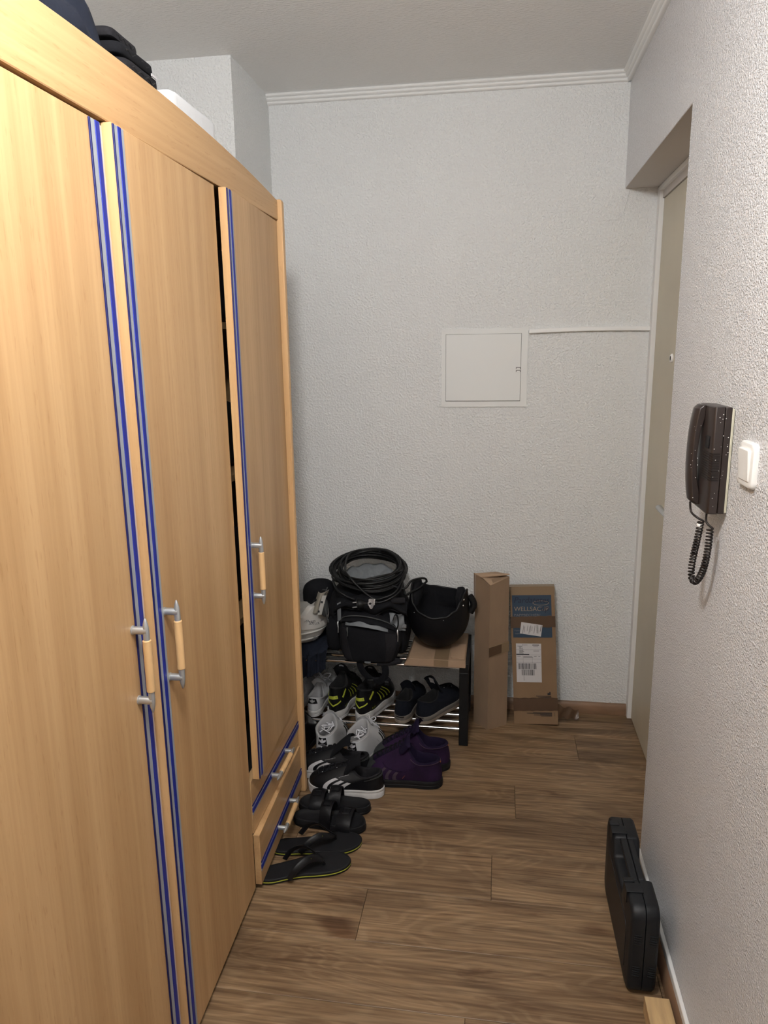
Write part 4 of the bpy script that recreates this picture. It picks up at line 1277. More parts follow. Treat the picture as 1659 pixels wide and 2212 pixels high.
# --- black sneakers with white stripes, toes to the wardrobe
for (lx, ly, la, ft, lb_) in ((-.375, 2.288, 178, -1, 'black sneaker with white side stripes showing, frontmost of the laced shoes'),
                              (-.440, 2.388, 177, 1, 'black sneaker with upright tongue just behind the striped black sneaker')):
    t = shoe_thing('sneaker', lb_, 'shoe', lx, ly, la, 0, 'black sneakers beside the wardrobe drawers')
    s = Shoe(.272 if ft < 0 else .285, .100, ft, z0=.030, toe=.062, cf=.46, cb=.02, cw=.037, zf=.088, zs=.048, zb=.064, bulge=.004)
    make_shoe(s, t, M['blkleather'], M['blk2'], M['whitesole'], out=.004, tmat=M['blk'], lace=M['blk2'], lace_n=6, th=.048 if ft > 0 else .034, tw=.064, laces_s=(.42, .97), collar_r=.0055, eyestay=M['blk'], sole_split=.75, tlean=-.6)
    for sg in (1, -1):
        for q in range(3):
            ua = .270 - .040 * q
            obj('side_stripe', patch(s, [(sg * ua, .02), (sg * (ua - .024), .02), (sg * (ua - .044), .60), (sg * (ua - .022), .60)]), M['paper'], t, smooth=60)
        sw_ = MB().tube([s.P(sg * (.30 + .2 * k / 20), .80 + .03 * math.sin(k / 20 * PI), .0012) for k in range(21)], .0011, 6)
        obj('piping', sw_, M['greypad'], t, smooth=60)
        sw_ = MB().tube([s.P(sg * (.33 + .17 * k / 20), .90, .0012) for k in range(21)], .0009, 6)
        obj('piping', sw_, M['greypad'], t, smooth=60)
    tt = MB()
    text_on(tt, 'adidas', lambda x, y_: s.P(-ft * -.155 + (y_ / .10) * .12, .88 - x / .06 * .45, .0020), .007, width=.030)
    obj('side_text', tt, M['paper'], t, smooth=None, fix=False)
    el = MB()
    for q in range(3):
        el.lathe([(0, 0), (.0020, 0), (.0012, .0012), (0, .0012)], s.P(.052 * (1 if q % 2 else -1), .5 + q * .14, .0016), V(0.3, .2, 1), 10)
    obj('eyelet', el, M['silver'], t)

# --- purple suede high tops with grey toe caps, toes to the wardrobe
for (lx, ly, la, ft, lb_) in ((-.176, 2.372, 175, -1, 'purple suede high top with black laces, nearer of the purple pair'),
                              (-.156, 2.488, 177, 1, 'purple suede high top behind its mate, heel towards rack leg')):
    t = shoe_thing('high_top_sneaker', lb_, 'shoe', lx, ly, la, 0, 'purple high tops in front of the rack')
    s = Shoe(.288, .106, ft, z0=.028, toe=.066, cf=.47, cb=.02, cw=.041, zf=.138, zs=.070, zb=.076, bulge=.006)
    make_shoe(s, t, M['purple'], M['purpled'], M['rubber'], out=.0045, tmat=M['purpled'], lace=M['blk'], lace_n=8, th=.022, tw=.072, laces_s=(.40, .97), collar_r=.0055, eyestay=M['purpled'], ltw=.05, tlean=.1)
    tcp = MB().slab(lambda a, b, sd: s.P((a - .5) * .20 * (1 - .15 * b), .0 + .40 * b, .0022 if sd else .0003), 20, 10, 0)
    obj('toe_cap', tcp, M['toecap'], t, smooth=70)
    for sg in (1, -1):
        for q in range(3):
            ua = .250 - .034 * q
            obj('side_stripe', patch(s, [(sg * ua, .04), (sg * (ua - .016), .04), (sg * (ua - .034), .42), (sg * (ua - .020), .42)]), M['purples'], t, smooth=60)
        tt = MB(); f2 = heel_fn(s, sg * .272, .24, .0018, -1)
        text_on(tt, 'adidas', lambda x, y_: f2(y_ * sg, x - .012), .004, width=.018)
        obj('side_text', tt, M['orange'], t, smooth=None, fix=False)
        obj('collar_piping', MB().tube([s.P(sg * (.17 + .33 * k / 20), .955, .0010) for k in range(21)], .0011, 6), M['purples'], t, smooth=60)
        obj('side_seam', MB().tube([s.P(sg * (.11 + .13 * k / 20), .50 - .05 * math.sin(k / 20 * PI), .0008) for k in range(21)], .0010, 6), M['purpled'], t, smooth=60)
    f = heel_fn(s, .5, .86, .0016)
    obj('heel_mark', trefoil(f, .011), M['orange'], t, smooth=None, fix=False)

# --- black and lime high tops on the lower shelf
SZ = .0735
for (lx, ly, la, ft, lb_) in ((-.634, 2.652, 82, 1, 'black high top with lime bands on rack shelf, left one beside the white sneaker'),
                              (-.526, 2.650, 74, -1, 'black high top with lime bands and chunky white sole, right one of its pair')):
    t = shoe_thing('high_top_sneaker', lb_, 'shoe', lx, ly, la, SZ, 'black and lime high tops on the shelf')
    s = Shoe(.285, .100, -ft, z0=.036, toe=.074, cf=.46, cb=.02, cw=.036, zf=.128, zs=.090, zb=.102, bulge=.007)
    make_shoe(s, t, M['blkleather'], M['dark'], M['whitesole'], out=.003, tmat=M['blk'], lace=M['blkleather'], lace_n=5, th=.038, tw=.062, laces_s=(.45, .92), wave=.0035, collar_r=.006, sole_split=.35, tlean=.15)
    hb_ = obj('heel_band', patch(s, [(.455, .56), (.565, .50), (.565, .62), (.455, .70)] if ft > 0 else [(.545, .56), (.435, .50), (.435, .62), (.545, .70)], .002), M['yellow'], t, smooth=60)
    f = heel_fn(s, .5 - .025 * (1 if ft < 0 else -1) * -1, .62, .0032)
    tt = MB(); text_on(tt, 'F', lambda x, y_: f(x - .003, y_ - .003), .011)
    obj('heel_letter', tt, M['ink'], hb_, smooth=None, fix=False)
    for sg in (1, -1):
        obj('lime_line', patch(s, [(.5, .22), (.5 + sg * .07, .40), (.5 + sg * .07, .455), (.5, .275)], .0014, 10, 3), M['yellow'], t, smooth=60)
        obj('lime_line', patch(s, [(.5 + sg * .105, .52), (.5 + sg * .200, .86), (.5 + sg * .195, .93), (.5 + sg * .100, .59)], .0014, 10, 3), M['yellow'], t, smooth=60)
        for q in range(4):
            ua = .5 + sg * (.200 + .028 * q)
            obj('lime_line', patch(s, [(ua, .22), (ua + sg * .008, .22), (ua + sg * .026, .74), (ua + sg * .020, .74)], .0014, 3, 8), M['yellow'], t, smooth=60)
        tt = MB(); f2 = heel_fn(s, .5 + sg * .125, .13, .0018, -1)
        text_on(tt, 'FILA', lambda x, y_: f2(x, y_ - .003), .0105, width=.026, center=True, shear=.25)
        obj('side_text', tt, M['yellow'], t, smooth=None, fix=False)
    tg_ = MB().slab(lambda a, b, sd: s.tf(.36 + .28 * a, .80 + .12 * b, 1) + V(-.0012 if sd else -.0002, 0, 0), 4, 4, 0)
    obj('tongue_label', tg_, M['greylin'], t, smooth=60)

# --- navy canvas low sneakers on the lower shelf
for (lx, ly, la, ft, lb_) in ((-.365, 2.662, 80, 1, 'navy canvas low sneaker with white star badge on rack shelf'),
                              (-.288, 2.668, 63, -1, 'navy canvas low sneaker turned to the right, beside the rack leg')):
    t = shoe_thing('canvas_sneaker', lb_, 'shoe', lx, ly, la, SZ, 'navy canvas sneakers on the shelf')
    s = Shoe(.272 if ft > 0 else .290, .098 if ft > 0 else .106, -ft, z0=.030, toe=.064, cf=.47, cb=.02, cw=.034, zf=.075, zs=.052, zb=.066, bulge=.003)
    make_shoe(s, t, M['navy'], M['dark'], M['tansole'], M['greysole'], out=.003, tmat=M['navy'], lace=M['blk'], lace_n=5, th=.070 if ft < 0 else .036, tw=.054, laces_s=(.45, .93), sole_split=.45, collar_r=.0035, tlean=.1)
    obj('heel_strip', patch(s, [(.465, -.02), (.535, -.02), (.535, .02), (.465, .02)], .004), M['rubber'], t, smooth=60)
    if ft > 0:
        # star badge: ring, star and two short arcs of lettering
        f = heel_fn(s, .5 + .115, .52, .0018, -1)
        bd_ = MB(); st = []
        for q in range(10):
            r_ = .0085 if q % 2 == 0 else .0036; a = PI / 2 + q * PI / 5; st.append(f(r_ * math.cos(a), r_ * math.sin(a)))
        bd_.add(st, [list(range(10))])
        for a0, a1 in ((20, 80), (100, 160), (200, 340)):
            ns = 10
            v_ = [f(r_ * math.cos(R(a0 + (a1 - a0) * k / ns)), 1.12 * r_ * math.sin(R(a0 + (a1 - a0) * k / ns))) for r_ in (.0105, .0128) for k in range(ns + 1)]
            bd_.add(v_, [(k, k + 1, ns + 2 + k, ns + 1 + k) for k in range(ns)])
        obj('star_badge', bd_, M['whitelace'], t, smooth=None, fix=False)
    else:
        obj('tongue_label', MB().slab(lambda a, b, sd: s.tf(.30 + .36 * a, .62 + .26 * b, 1) + V(-.0012 if sd else -.0002, 0, 0), 4, 4, 0), M['paper'], t, smooth=60)
    el = MB()
    for q in range(3):
        el.lathe([(0, 0), (.0022, 0), (.0014, .0012), (0, .0012)], s.P(.050 * (1 if q % 2 else -1), .55 + q * .13, .0016), V(-.2, -.3, 1), 10)
    obj('eyelet', el, M['silver'], t)

# --- white low sneakers at the left end of the shelf, one on each side of the wardrobe edge
for (lx, ly, la, ft, lb_) in ((-.727, 2.668, 87, 1, 'scuffed white low sneaker with black heel tab on the rack shelf'),
                              (-.812, 2.690, 90, -1, 'white sneaker at left end of rack shelf, mostly behind the wardrobe')):
    t = shoe_thing('low_sneaker', lb_, 'shoe', lx, ly, la, SZ, 'white low sneakers on the shelf')
    s = Shoe(.262, .084, -ft, z0=.024, toe=.056, cf=.45, cb=.02, cw=.035, zf=.085, zs=.042, zb=.060, bulge=.004)
    make_shoe(s, t, M['white'], M['greylin'], M['whitesole'], out=.003, tmat=M['white'], lace=M['whitelace'], lace_n=6, th=.018, tw=.055, collar_r=.0045)
    hp = obj('heel_tab', patch(s, [(.435, .55), (.565, .55), (.565, .95), (.435, .95)]), M['blkleather'], t, smooth=60)
    f = heel_fn(s, .5, .72, .0022)
    obj('trefoil_mark', trefoil(lambda x, y_: f(x, y_ - .002), .013), M['greylin'], hp, smooth=None, fix=False)
    tt = MB(); text_on(tt, 'adidas', lambda x, y_: f(x, y_ - .0095), .005, width=.013, center=True)
    obj('heel_text', tt, M['greylin'], hp, smooth=None, fix=False)
    bow(s, t, M['whitelace'], 11 + ft, .034, s.P(0, .90, .012))
    bow(s, t, M['whitelace'], 14 + ft, .026, s.P(0, .80, .010))

# --- black ankle boots behind the wardrobe corner
for (lx, ly, la, ft, lb_) in ((-.742, 2.442, 90, -1, 'plain black ankle boot on the floor below the scuffed white sneaker'),):
    t = shoe_thing('ankle_boot', lb_, 'shoe', lx, ly, la)
    s = Shoe(.25, .105, ft, z0=.022, toe=.046, cf=.52, cb=.03, cw=.040, zf=.130, zs=.120, zb=.125, bulge=.007)
    make_shoe(s, t, M['blkleather'], M['dark'], M['rubber'], out=.004, tmat=M['blkleather'], th=.006, lace=M['blk'], lace_n=4, tw=.045)
    obj('heel_seam', patch(s, [(.494, .02), (.506, .02), (.506, .95), (.494, .95)], .001), M['blkpl'], t, smooth=60)
    obj('pull_loop', MB().tube(catmull([s.P(.5, .86, .003), s.P(.5, .97, .008) + V(0, 0, .012), s.C(.5) + V(.010, 0, .018), s.C(.5) + V(.012, 0, -.01)], 16), .003, 6, flat=.4), M['blk2'], t, smooth=60)

# --- two-strap slides
def outline_fn(L, W, foot, pts=None):
    sh_ = Shoe(L, W, foot)
    return sh_
def footbed(sh, prof, m, root, name, N=NU, rim=0.0, dish=0.0):
    mb = MB(); rg = [[V(*(sh.S(i / N, o_).xy), z) for i in range(N)] for o_, z in prof]
    mb.rings(rg)
    return obj(name, mb, m, root, smooth=50)
def arch_strap(sh, x0, x1, h, m, root, name, th=.004, out=.003, zlow=.012, skew=0.0, holes=None):
    """band across the foot between stations x0..x1 (fraction)"""
    def edge(x, sg):
        best = None
        for i in range(1, NU):
            u = i / NU * .5 if sg > 0 else 1 - i / NU * .5
            p = sh.S(u, out)
            if best is None or abs(p.x - x * sh.L) < best[0]: best = (abs(p.x - x * sh.L), p)
        return best[1]
    xs = [(x0 + (x1 - x0) * k / 8) for k in range(9)]
    E = [(edge(x + skew, 1), edge(x - skew, -1)) for x in xs]
    def fn(a, b, sd):
        k = b * 8; i = min(7, int(k)); f = k - i
        A_ = E[i][0].lerp(E[i + 1][0], f); B_ = E[i][1].lerp(E[i + 1][1], f)
        t = a; w_ = math.sin(PI * t)
        p = A_.lerp(B_, .5 - .5 * math.cos(PI * t) if False else t)
        yy = -math.cos(PI * t)
        mid = (A_ + B_) / 2; hd = (B_ - A_) / 2
        q = mid + hd * (yy * (1 if abs(yy) < 1 else 1)) 
        z = zlow + (h + .004 * math.sin(PI * b)) * (max(0, w_) ** .75)
        nrm = V(hd.x * yy, hd.y * yy, max(.0001, w_) * .04).normalized()
        q = V(q.x, q.y, z)
        return q + nrm * (th if sd else 0)
    return obj(name, MB().slab(fn, 22, 8, 0), m, root, smooth=60)
for (lx, ly, la, ft, lb_) in ((-.650, 2.104, -3, -1, 'black two-strap slide with open toe pointing right, beside the drawers'),
                              (-.405, 2.190, 182, 1, 'black two-strap slide with its round heel pointing right, below the sneaker')):
    t = shoe_thing('slide_sandal', lb_, 'sandal', lx, ly, la, 0, 'black slides by the drawers')
    sh = Shoe(.246, .098, ft)
    fbm = MB(); N = NU
    prof = [(-.004, 0.0), (0, .002), (.001, .014), (.001, .022), (.0, .0265), (-.003, .0275), (-.007, .0255), (-.014, .0215), (-.021, .0205)]
    rg = [[V(*(sh.S(i / N, o_).xy), z) for i in range(N)] for o_, z in prof]
    fbm.rings(rg)
    obj('footbed', fbm, M['rubber'], t, smooth=55)
    obj('sole_groove', MB().tube([V(*(sh.S(i / NU, .0015).xy), .010) for i in range(NU)], .0011, 5, closed=True), M['blkpl'], t, smooth=60)
    arch_strap(sh, .645, .835, .036, M['blkmatte'], t, 'front_strap', zlow=.016)
    st2 = arch_strap(sh, .395, .555, .058, M['blkmatte'], t, 'rear_strap', zlow=.016)
    for q, (xx, hh) in enumerate(((.74, .053), (.475, .075))):
        bk = MB(); x = xx * .246
        for yy in (-.012, .016):
            bk.tube([V(x - .012, yy, hh + .0055), V(x + .012, yy, hh + .0055)], .0016, 6)
        bk.tube([V(x - .012, -.012, hh + .0055), V(x - .012, .016, hh + .0055)], .0016, 6)
        bk.tube([V(x + .012, -.012, hh + .0055), V(x + .012, .016, hh + .0055)], .0016, 6)
        obj('buckle', bk, M['blkmatte'], t, smooth=60)

# --- flip-flops
for (lx, ly, la, ft, lb_) in ((-.686, 1.812, 24, -1, 'black flip-flop with lime edge line, frontmost shoe by the wardrobe'),
                              (-.682, 1.948, 14, 1, 'black flip-flop with lime edge line behind the frontmost one')):
    t = shoe_thing('flip_flop', lb_, 'sandal', lx, ly, la, 0, 'black flip-flops by the wardrobe drawers')
    sh = Shoe(.288, .100, ft)
    N = NU
    rg = [[V(*(sh.S(i / N, o_).xy), z) for i in range(N)] for o_, z in ((-.003, 0), (0, .0015), (0, .0065), (.0003, .0066), (.0003, .0098), (0, .0099), (0, .0155), (-.0015, .017), (-.008, .0165), (-.016, .0165))]
    mb = MB(); mb.rings(rg, True, True, 0, [0, 0, 0, 1, 0, 0, 0, 0, 0])
    obj('foam_sole', mb, [M['rubber'], M['yellow']], t, smooth=50)
    toe = V(.205, .010 * -ft * -1, .017)
    for sg in (1, -1):
        e = V(.092, sg * .046, .018)
        pts = [toe + V(0, 0, .0), toe + V(-.004, sg * .001, .016), V(.182, sg * .013, .046), V(.150, sg * .032, .060), V(.116, sg * .045, .046), e]
        pth = catmull(pts, 26)
        rr = [.0032 + .0075 * min(1, k / 9) ** .8 - .002 * max(0, (k - 18) / 7) for k in range(26)]
        s_ = MB(); upn = V(0, sg * .75, .6).normalized()
        s_.tube(pth, rr, 10, flat=.26, upv=[V(.25 * (1 - k / 25), sg * (.15 + 1.0 * (k / 25)), 1.0 - .75 * (k / 25)) for k in range(26)])
        so = obj('strap', s_, M['blkleather'], t, smooth=70)
        tt = MB()
        k0 = 13
        P_, Q_ = pth[k0], pth[k0 + 6]; dr = (Q_ - P_).normalized()
        sd_ = upn.cross(dr).normalized()
        for k_, ch in enumerate('havaianas'):
            c_ = P_.lerp(Q_, k_ / 9)
            text_on(tt, ch, lambda x, y_: c_ + dr * (x) + sd_ * (y_ - .0015) * -sg * -1 + upn * .0036, .0045)
        obj('strap_text', tt, M['yellow'], so, smooth=None, fix=False)
    sd = MB().lathe([(0, 0), (.004, 0), (.003, .006), (.0028, .014), (0, .016)], toe, (0, 0, 1), 12)
    obj('toe_post', sd, M['blkleather'], t, smooth=60)

# ================================================================== HELMET (upside down on the carton)
hm = thing('open_face_helmet', 'matte black open-face helmet lying upside down on the flat carton', 'helmet', (-.215, 2.795, .3665))
hc = V(-.2200, 2.790, .3665 + .135)
ha, hbk, hz_ = .122, .136, .135
def helm_rim(ph):
    """rim height above the centre; ph=0 faces the viewer (brow), +-90 the cheeks, 180 the nape"""
    a = abs((ph + PI) % (2 * PI) - PI) / PI * 180
    pts = [(0, .024), (25, .032), (45, .052), (62, .086), (75, .108), (88, .116), (102, .108), (125, .085), (150, .068), (180, .064)]
    for (a0, h0), (a1, h1) in zip(pts[:-1], pts[1:]):
        if a <= a1:
            t = (a - a0) / (a1 - a0); t = t * t * (3 - 2 * t); z = h0 + (h1 - h0) * t; break
    return z + .010 * math.sin(-ph) * 1.0
HR = R(-8)
def helm_pt(ph, t, ins=0.0):
    """t 0 crown(bottom) .. 1 rim"""
    zr = helm_rim(ph)
    zz = -hz_ + (hz_ + zr) * t if False else None
    # polar sweep below the centre, near-vertical walls above
    L_low = hz_ * PI / 2; L_up = zr; d = t * (L_low + L_up)
    if d < L_low:
        a = d / L_low * PI / 2; r_ = math.sin(a); z = -hz_ * math.cos(a)
    else:
        z = d - L_low; r_ = 1 - 0.30 * (z / .2) ** 2
    x = (ha - ins) * r_ * math.sin(ph); y_ = -(hbk - ins) * r_ * math.cos(ph); z = z if z > 0 else z * (hz_ - ins) / hz_
    c, s_ = math.cos(HR), math.sin(HR)
    return hc + V(x * c - y_ * s_, x * s_ + y_ * c, z)
NP, NT = 72, 26
H_ = lambda n, mb, m, p=hm, **k: obj(n, mb, m, p, True, **k)
mb = MB()
rg = [[helm_pt(2 * PI * i / NP, max(.002, j / NT)) for i in range(NP)] for j in range(NT + 1)]
rg += [[helm_pt(2 * PI * i / NP, 1.0, .005) for i in range(NP)]] + [[helm_pt(2 * PI * i / NP, .6, .007) for i in range(NP)]]
mb.rings(rg, True, False)
H_('shell', mb, M['blkmatte'], smooth=60)
rim = MB().tube([helm_pt(2 * PI * i / 120, 1.0, .002) + V(0, 0, .001) for i in range(120)], .0042, 8, closed=True)
H_('edge_trim', rim, M['blkpl'], smooth=60)
mb = MB()
def pad_in(ph):
    a = abs((ph + PI) % (2 * PI) - PI) / PI * 180
    return .012 + .022 * math.exp(-((a - 88) / 30) ** 2)
rg = []
for j in range(NT + 1):
    t = 1.0 - j / NT * .72
    rg.append([helm_pt(2 * PI * i / NP, t, (.006 + (pad_in(2 * PI * i / NP) - .006) * min(1, j / 4))) + V(0, 0, .004 * math.exp(-((j - 1.5) / 1.5) ** 2)) for i in range(NP)])
mb.rings(rg, False, True)
H_('inner_padding', mb, M['blk'], smooth=60)
for sg in (-1, 1):
    rgp = []
    for j in range(13):
        ph_ = sg * R(62 + 52 * j / 12); w_ = math.sin(PI * j / 12) ** .4
        top = helm_pt(ph_, 1.0, .012); top.z += .010 * w_
        bot = helm_pt(ph_, .80, .012)
        cn_ = hc.copy(); inw = (V(cn_.x, cn_.y, 0) - V(top.x, top.y, 0)).normalized()
        th_ = .004 + .030 * w_
        rgp.append([bot, bot + inw * th_, (bot + top) / 2 + inw * th_ * 1.05, top + inw * th_ * .75, top + inw * th_ * .2 + V(0, 0, .004), top])
    H_('cheek_pad', MB().rings(rgp), M['blk'], smooth=60)
for ph_, t in ((R(70), .965), (R(66), .925), (R(-38), .93), (R(22), .965)):
    p = helm_pt(ph_, t, 0); n_ = (p - hc); n_.z = 0; n_.normalize()
    big = ph_ > R(50)
    H_('snap_stud', MB().lathe([(0, 0), (.0042 if big else .0018, 0), (.0038 if big else .0016, .0015), (.002 if big else .001, .0026), (0, .0028)], p, n_, 14), M['chrome'] if big else M['silver'], smooth=60)
pp = helm_pt(R(97), .80, 0); n_ = (pp - hc); n_.z = 0; n_.normalize()
tn = V(0, 0, 1)
H_('strap_tab', MB().tube(catmull([pp + V(0, 0, .040), pp + n_ * .012 + V(0, 0, .022), pp + n_ * .017 + V(0, 0, 0), pp + n_ * .004 + V(0, 0, -.028)], 14), .014, 8, flat=1.0, upv=n_.cross(tn)), M['blkpl'], smooth=60)

# ================================================================== BACKPACK
bp = thing('backpack', 'large black backpack with open front pocket standing on the rack', 'backpack', (-.50, 2.81, .336))
BK = lambda n, mb, m, p=bp, **k: obj(n, mb, m, p, True, **k)
bc = V(-.505, 2.812, 0)
zb0, zb1 = .3375, .622
def bw(t):  # half width, half depth by height
    w_ = .130 + .038 * math.sin(PI * min(1, t * .92 + .1)) ** .8 - .012 * max(0, t - .7) / .3
    d = .118 + .020 * math.sin(PI * min(1, t + .05)) - .018 * max(0, t - .6) / .4
    return w_, d
def se(a, e): return math.copysign(abs(a) ** (2 / e), a)
rg = []; NB, NZ = 96, 44
for j in range(NZ + 1):
    t = j / NZ; z = zb0 + (zb1 - zb0) * t
    w_, d = bw(t); k = 1.0
    if t < .10: k = .80 + .20 * math.sin(t / .10 * PI / 2)
    if t > .90: k = .60 + .40 * math.cos((t - .90) / .10 * PI / 2)
    ring = []
    for i in range(NB):
        th = 2 * PI * i / NB
        p = V(bc.x + w_ * k * se(math.cos(th), 2.6), bc.y + d * k * se(math.sin(th), 2.8), z)
        dd = nzv(p, 13, .011, 1) + nzv(p, 34, .004, 2); dd.z *= .4
        m_ = min(1, t * 8)
        p = p + dd * m_
        if p.y < 2.632: p.y = 2.632 + (p.y - 2.632) * .3
        ring.append(p)
    rg.append(ring)
BK('main_body', MB().rings(rg), M['blk'], smooth=70)
# front pocket: dark centre with charcoal side gussets
pc = V(-.480, 2.672, 0)
def pocket(t, th, grow=0.0):
    z = .338 + .168 * t
    w_ = (.092 + .030 * math.sin(PI * min(1, t * .75 + .06))) + grow
    d = .040 + .018 * math.sin(PI * min(1, t * .8 + .12)) + grow
    k = 1.0 - .28 * max(0, (.10 - t) / .10) ** 2 - .35 * max(0, (t - .86) / .14) ** 2
    tilt = .020 * math.cos(th) * t
    p = V(pc.x + w_ * k * se(math.cos(th), 2.9), pc.y + d * k * se(math.sin(th), 3.2), z - tilt * 0.9 * max(0, t - .3))
    dd = nzv(p, 16, .0055, 7); dd.z *= .3
    return p + dd * min(1, t * 6)
rg = [[pocket(j / 30, 2 * PI * i / 80) for i in range(80)] for j in range(31)]
fp = BK('front_pocket', MB().rings(rg), M['blk'], smooth=70)
def pk_strip(th0, th1, t0, t1, off, m, name, nu=10, nv=20, parent=None, warp=0.0):
    def fn(a, b, sd):
        t = t0 + (t1 - t0) * b; th = th0(b) * (1 - a) + th1(b) * a
        p = pocket(t, th, off if sd else off * .3)
        return p
    return BK(name, MB().slab(fn, nu, nv, 0), m, parent or fp, smooth=70)
pk_strip(lambda b: R(300 - 6 * b), lambda b: R(322 + 6 * b), .06, .80, .0024, M['blk2'], 'charcoal_gusset')
pk_strip(lambda b: R(217 - 4 * b), lambda b: R(243 - 12 * b), .04, .84, .0024, M['blk2'], 'charcoal_gusset')
# zipped mouth of the pocket: pale facing, zip line, pullers
def arcp(a, z, bulge=0.0, yo=0.0, x0=-.592, x1=-.372):
    x = x0 + (x1 - x0) * a
    return V(x, 2.624 + .028 * (2 * a - 1) ** 2 - bulge + yo, z)
mo = MB().slab(lambda a, b, sd: arcp(a, .497 + .010 * math.sin(PI * a) + (.011 + .004 * math.sin(PI * a)) * b - .022 * a * a - .004 * (b) * math.sin(13 * a), .0, (-.022 + .006 * b) - (.0016 if sd else 0), -.572, -.402), 26, 4, 0)
BK('pale_zip_facing', mo, M['lining'], fp, smooth=70)
hood = MB().slab(lambda a, b, sd: V(-.594 + .226 * a, 2.612 + .028 * (2 * a - 1) ** 2 + .050 * b - (.003 if sd else 0), .502 + .034 * math.sin(PI * min(1, a * 1.02)) ** .45 * (.55 + .45 * math.sin(PI / 2 * b)) - .030 * a ** 2.2 + .010 * b), 28, 8, 0)
BK('pocket_hood', hood, M['blk'], fp, smooth=70)
zp = [V(-.594 + .226 * k / 40, 2.614 + .028 * (2 * k / 40 - 1) ** 2 + .012, .505 + .036 * math.sin(PI * min(1, k / 40 * 1.02)) ** .45 - .030 * (k / 40) ** 2.2) for k in range(41)]
BK('zip', MB().tube(zp, .0026, 6), M['greypad'], fp, smooth=60)
for p, ln in ((V(-.560, 2.612, .494), .034), (V(-.368, 2.640, .482), .046), (V(-.606, 2.655, .500), .044)):
    BK('zip_puller', MB().tube([p, p + V(0, -.006, -.006), p + V(.002, -.007, -ln * .5), p + V(.001, -.006, -ln)], [.0032, .0030, .0020, .0016], 8, flat=.6), M['silver'] if ln > .04 else M['greypad'], smooth=60)
BK('reflective_tab', MB().box(-.496, -.472, 2.6165, 2.6195, .3470, .3535), M['lining'], fp, bevel=(.0006, 1))
# opened upper compartment: drooping flap with V dip and grey lining to the right
def vflap(a, b, sd):
    x = -.625 + .290 * a
    dip = -.030 * math.exp(-((a - .52) / .13) ** 2)
    top = .610 - .10 * abs(a - .5) ** 1.5
    bot = .556 + dip - .035 * abs(2 * a - 1) ** 3
    z = top + (bot - top) * b
    y_ = 2.672 + .085 * abs(a - .5) ** 1.4 - .030 * math.sin(PI * b) - .010 * b + .006 * math.sin(a * 21 + b * 5)
    return V(x, y_ - (.003 if sd else 0), z + .003 * math.sin(a * 17))
BK('upper_flap', MB().slab(vflap, 36, 12, 0), M['blk'], smooth=70)
edge_ = [V(*vflap(k / 36, 1.0, 1)) + V(0, -.0015, 0) for k in range(37)]
BK('flap_binding', MB().tube(edge_, .0024, 6), M['blk2'], smooth=60)
def lin(a, b, sd):
    x = -.402 + .052 * a; z = .545 - .070 * b - .012 * a
    return V(x + .008 * b, 2.655 + .030 * a * a + .006 * math.sin(b * 9 + a * 7) - (.002 if sd else 0), z)
BK('grey_inner_lining', MB().slab(lin, 10, 14, 0), M['lining'], smooth=70)
BK('grey_inner_lining', MB().slab(lambda a, b, sd: V(-.610 + .016 * a, 2.668 - .006 * a - (.002 if sd else 0), .570 - .075 * b + .01 * a), 5, 8, 0), M['lining'], smooth=70)
BK('elastic_loop', MB().tube(catmull([V(-.386, 2.640, .520), V(-.376, 2.634, .545), V(-.366, 2.634, .536), V(-.366, 2.638, .500), V(-.376, 2.642, .478)], 20), .0048, 6, flat=.4), M['blk'], smooth=60)
# side compartment bulges and edges
for sg, xx in ((-1, -.636), (1, -.374)):
    sb_ = soft_box(xx, 2.775, .420, .034, .085, .078, 3.2, 40, 18, amp=.006, sc=16, seed=21 + sg, flatbot=True)
    BK('side_pocket', sb_, M['blk'], smooth=70)
BK('side_zip', MB().tube(catmull([V(-.652, 2.690, .628), V(-.662, 2.672, .590), V(-.655, 2.652, .550), V(-.640, 2.640, .500)], 20), .0022, 6), M['greypad'], smooth=60)
BK('charcoal_roll', MB().lathe([(0, 0), (.010, .001), (.0125, .006), (.0125, .050), (.010, .056), (0, .057)], V(-.398, 2.668, .588), (1, .12, .03), 16), M['blk2'], smooth=60)
BK('reflective_strip', MB().box(-.357, -.338, 2.672, 2.675, .478, .492), M['lining'], bevel=(.0006, 1))
# shoulder straps hanging under the shelf, side strap with buckle
def ribbon(pts, wd_, th_, m, name, n=30, up=(0, -1, 0)):
    return BK(name, MB().tube(catmull(pts, n), wd_, 8, flat=th_ / wd_, upv=up), m, smooth=70)
ribbon([V(-.520, 2.640, .345), V(-.515, 2.638, .318), V(-.500, 2.645, .288), V(-.470, 2.650, .262), V(-.440, 2.655, .262)], .013, .003, M['blk'], 'hanging_strap')
ribbon([V(-.425, 2.640, .350), V(-.418, 2.638, .318), V(-.420, 2.645, .290), V(-.432, 2.650, .266), V(-.455, 2.655, .252)], .014, .003, M['blk'], 'hanging_strap')
ribbon([V(-.436, 2.652, .266), V(-.415, 2.650, .262), V(-.402, 2.650, .272)], .009, .003, M['blk2'], 'strap_end')
BK('strap_buckle', MB().box(-.492, -.466, 2.640, 2.650, .250, .268).box(-.424, -.404, 2.642, 2.652, .246, .262), M['blkpl'], bevel=(.003, 2))
ribbon([V(-.655, 2.700, .600), V(-.672, 2.695, .598), V(-.690, 2.690, .582), V(-.712, 2.686, .566)], .0095, .002, M['blk'], 'side_strap', up=(.5, 0, 1))
BK('side_buckle', MB().box(-.676, -.658, 2.690, 2.702, .596, .616), M['blkpl'], bevel=(.003, 2))
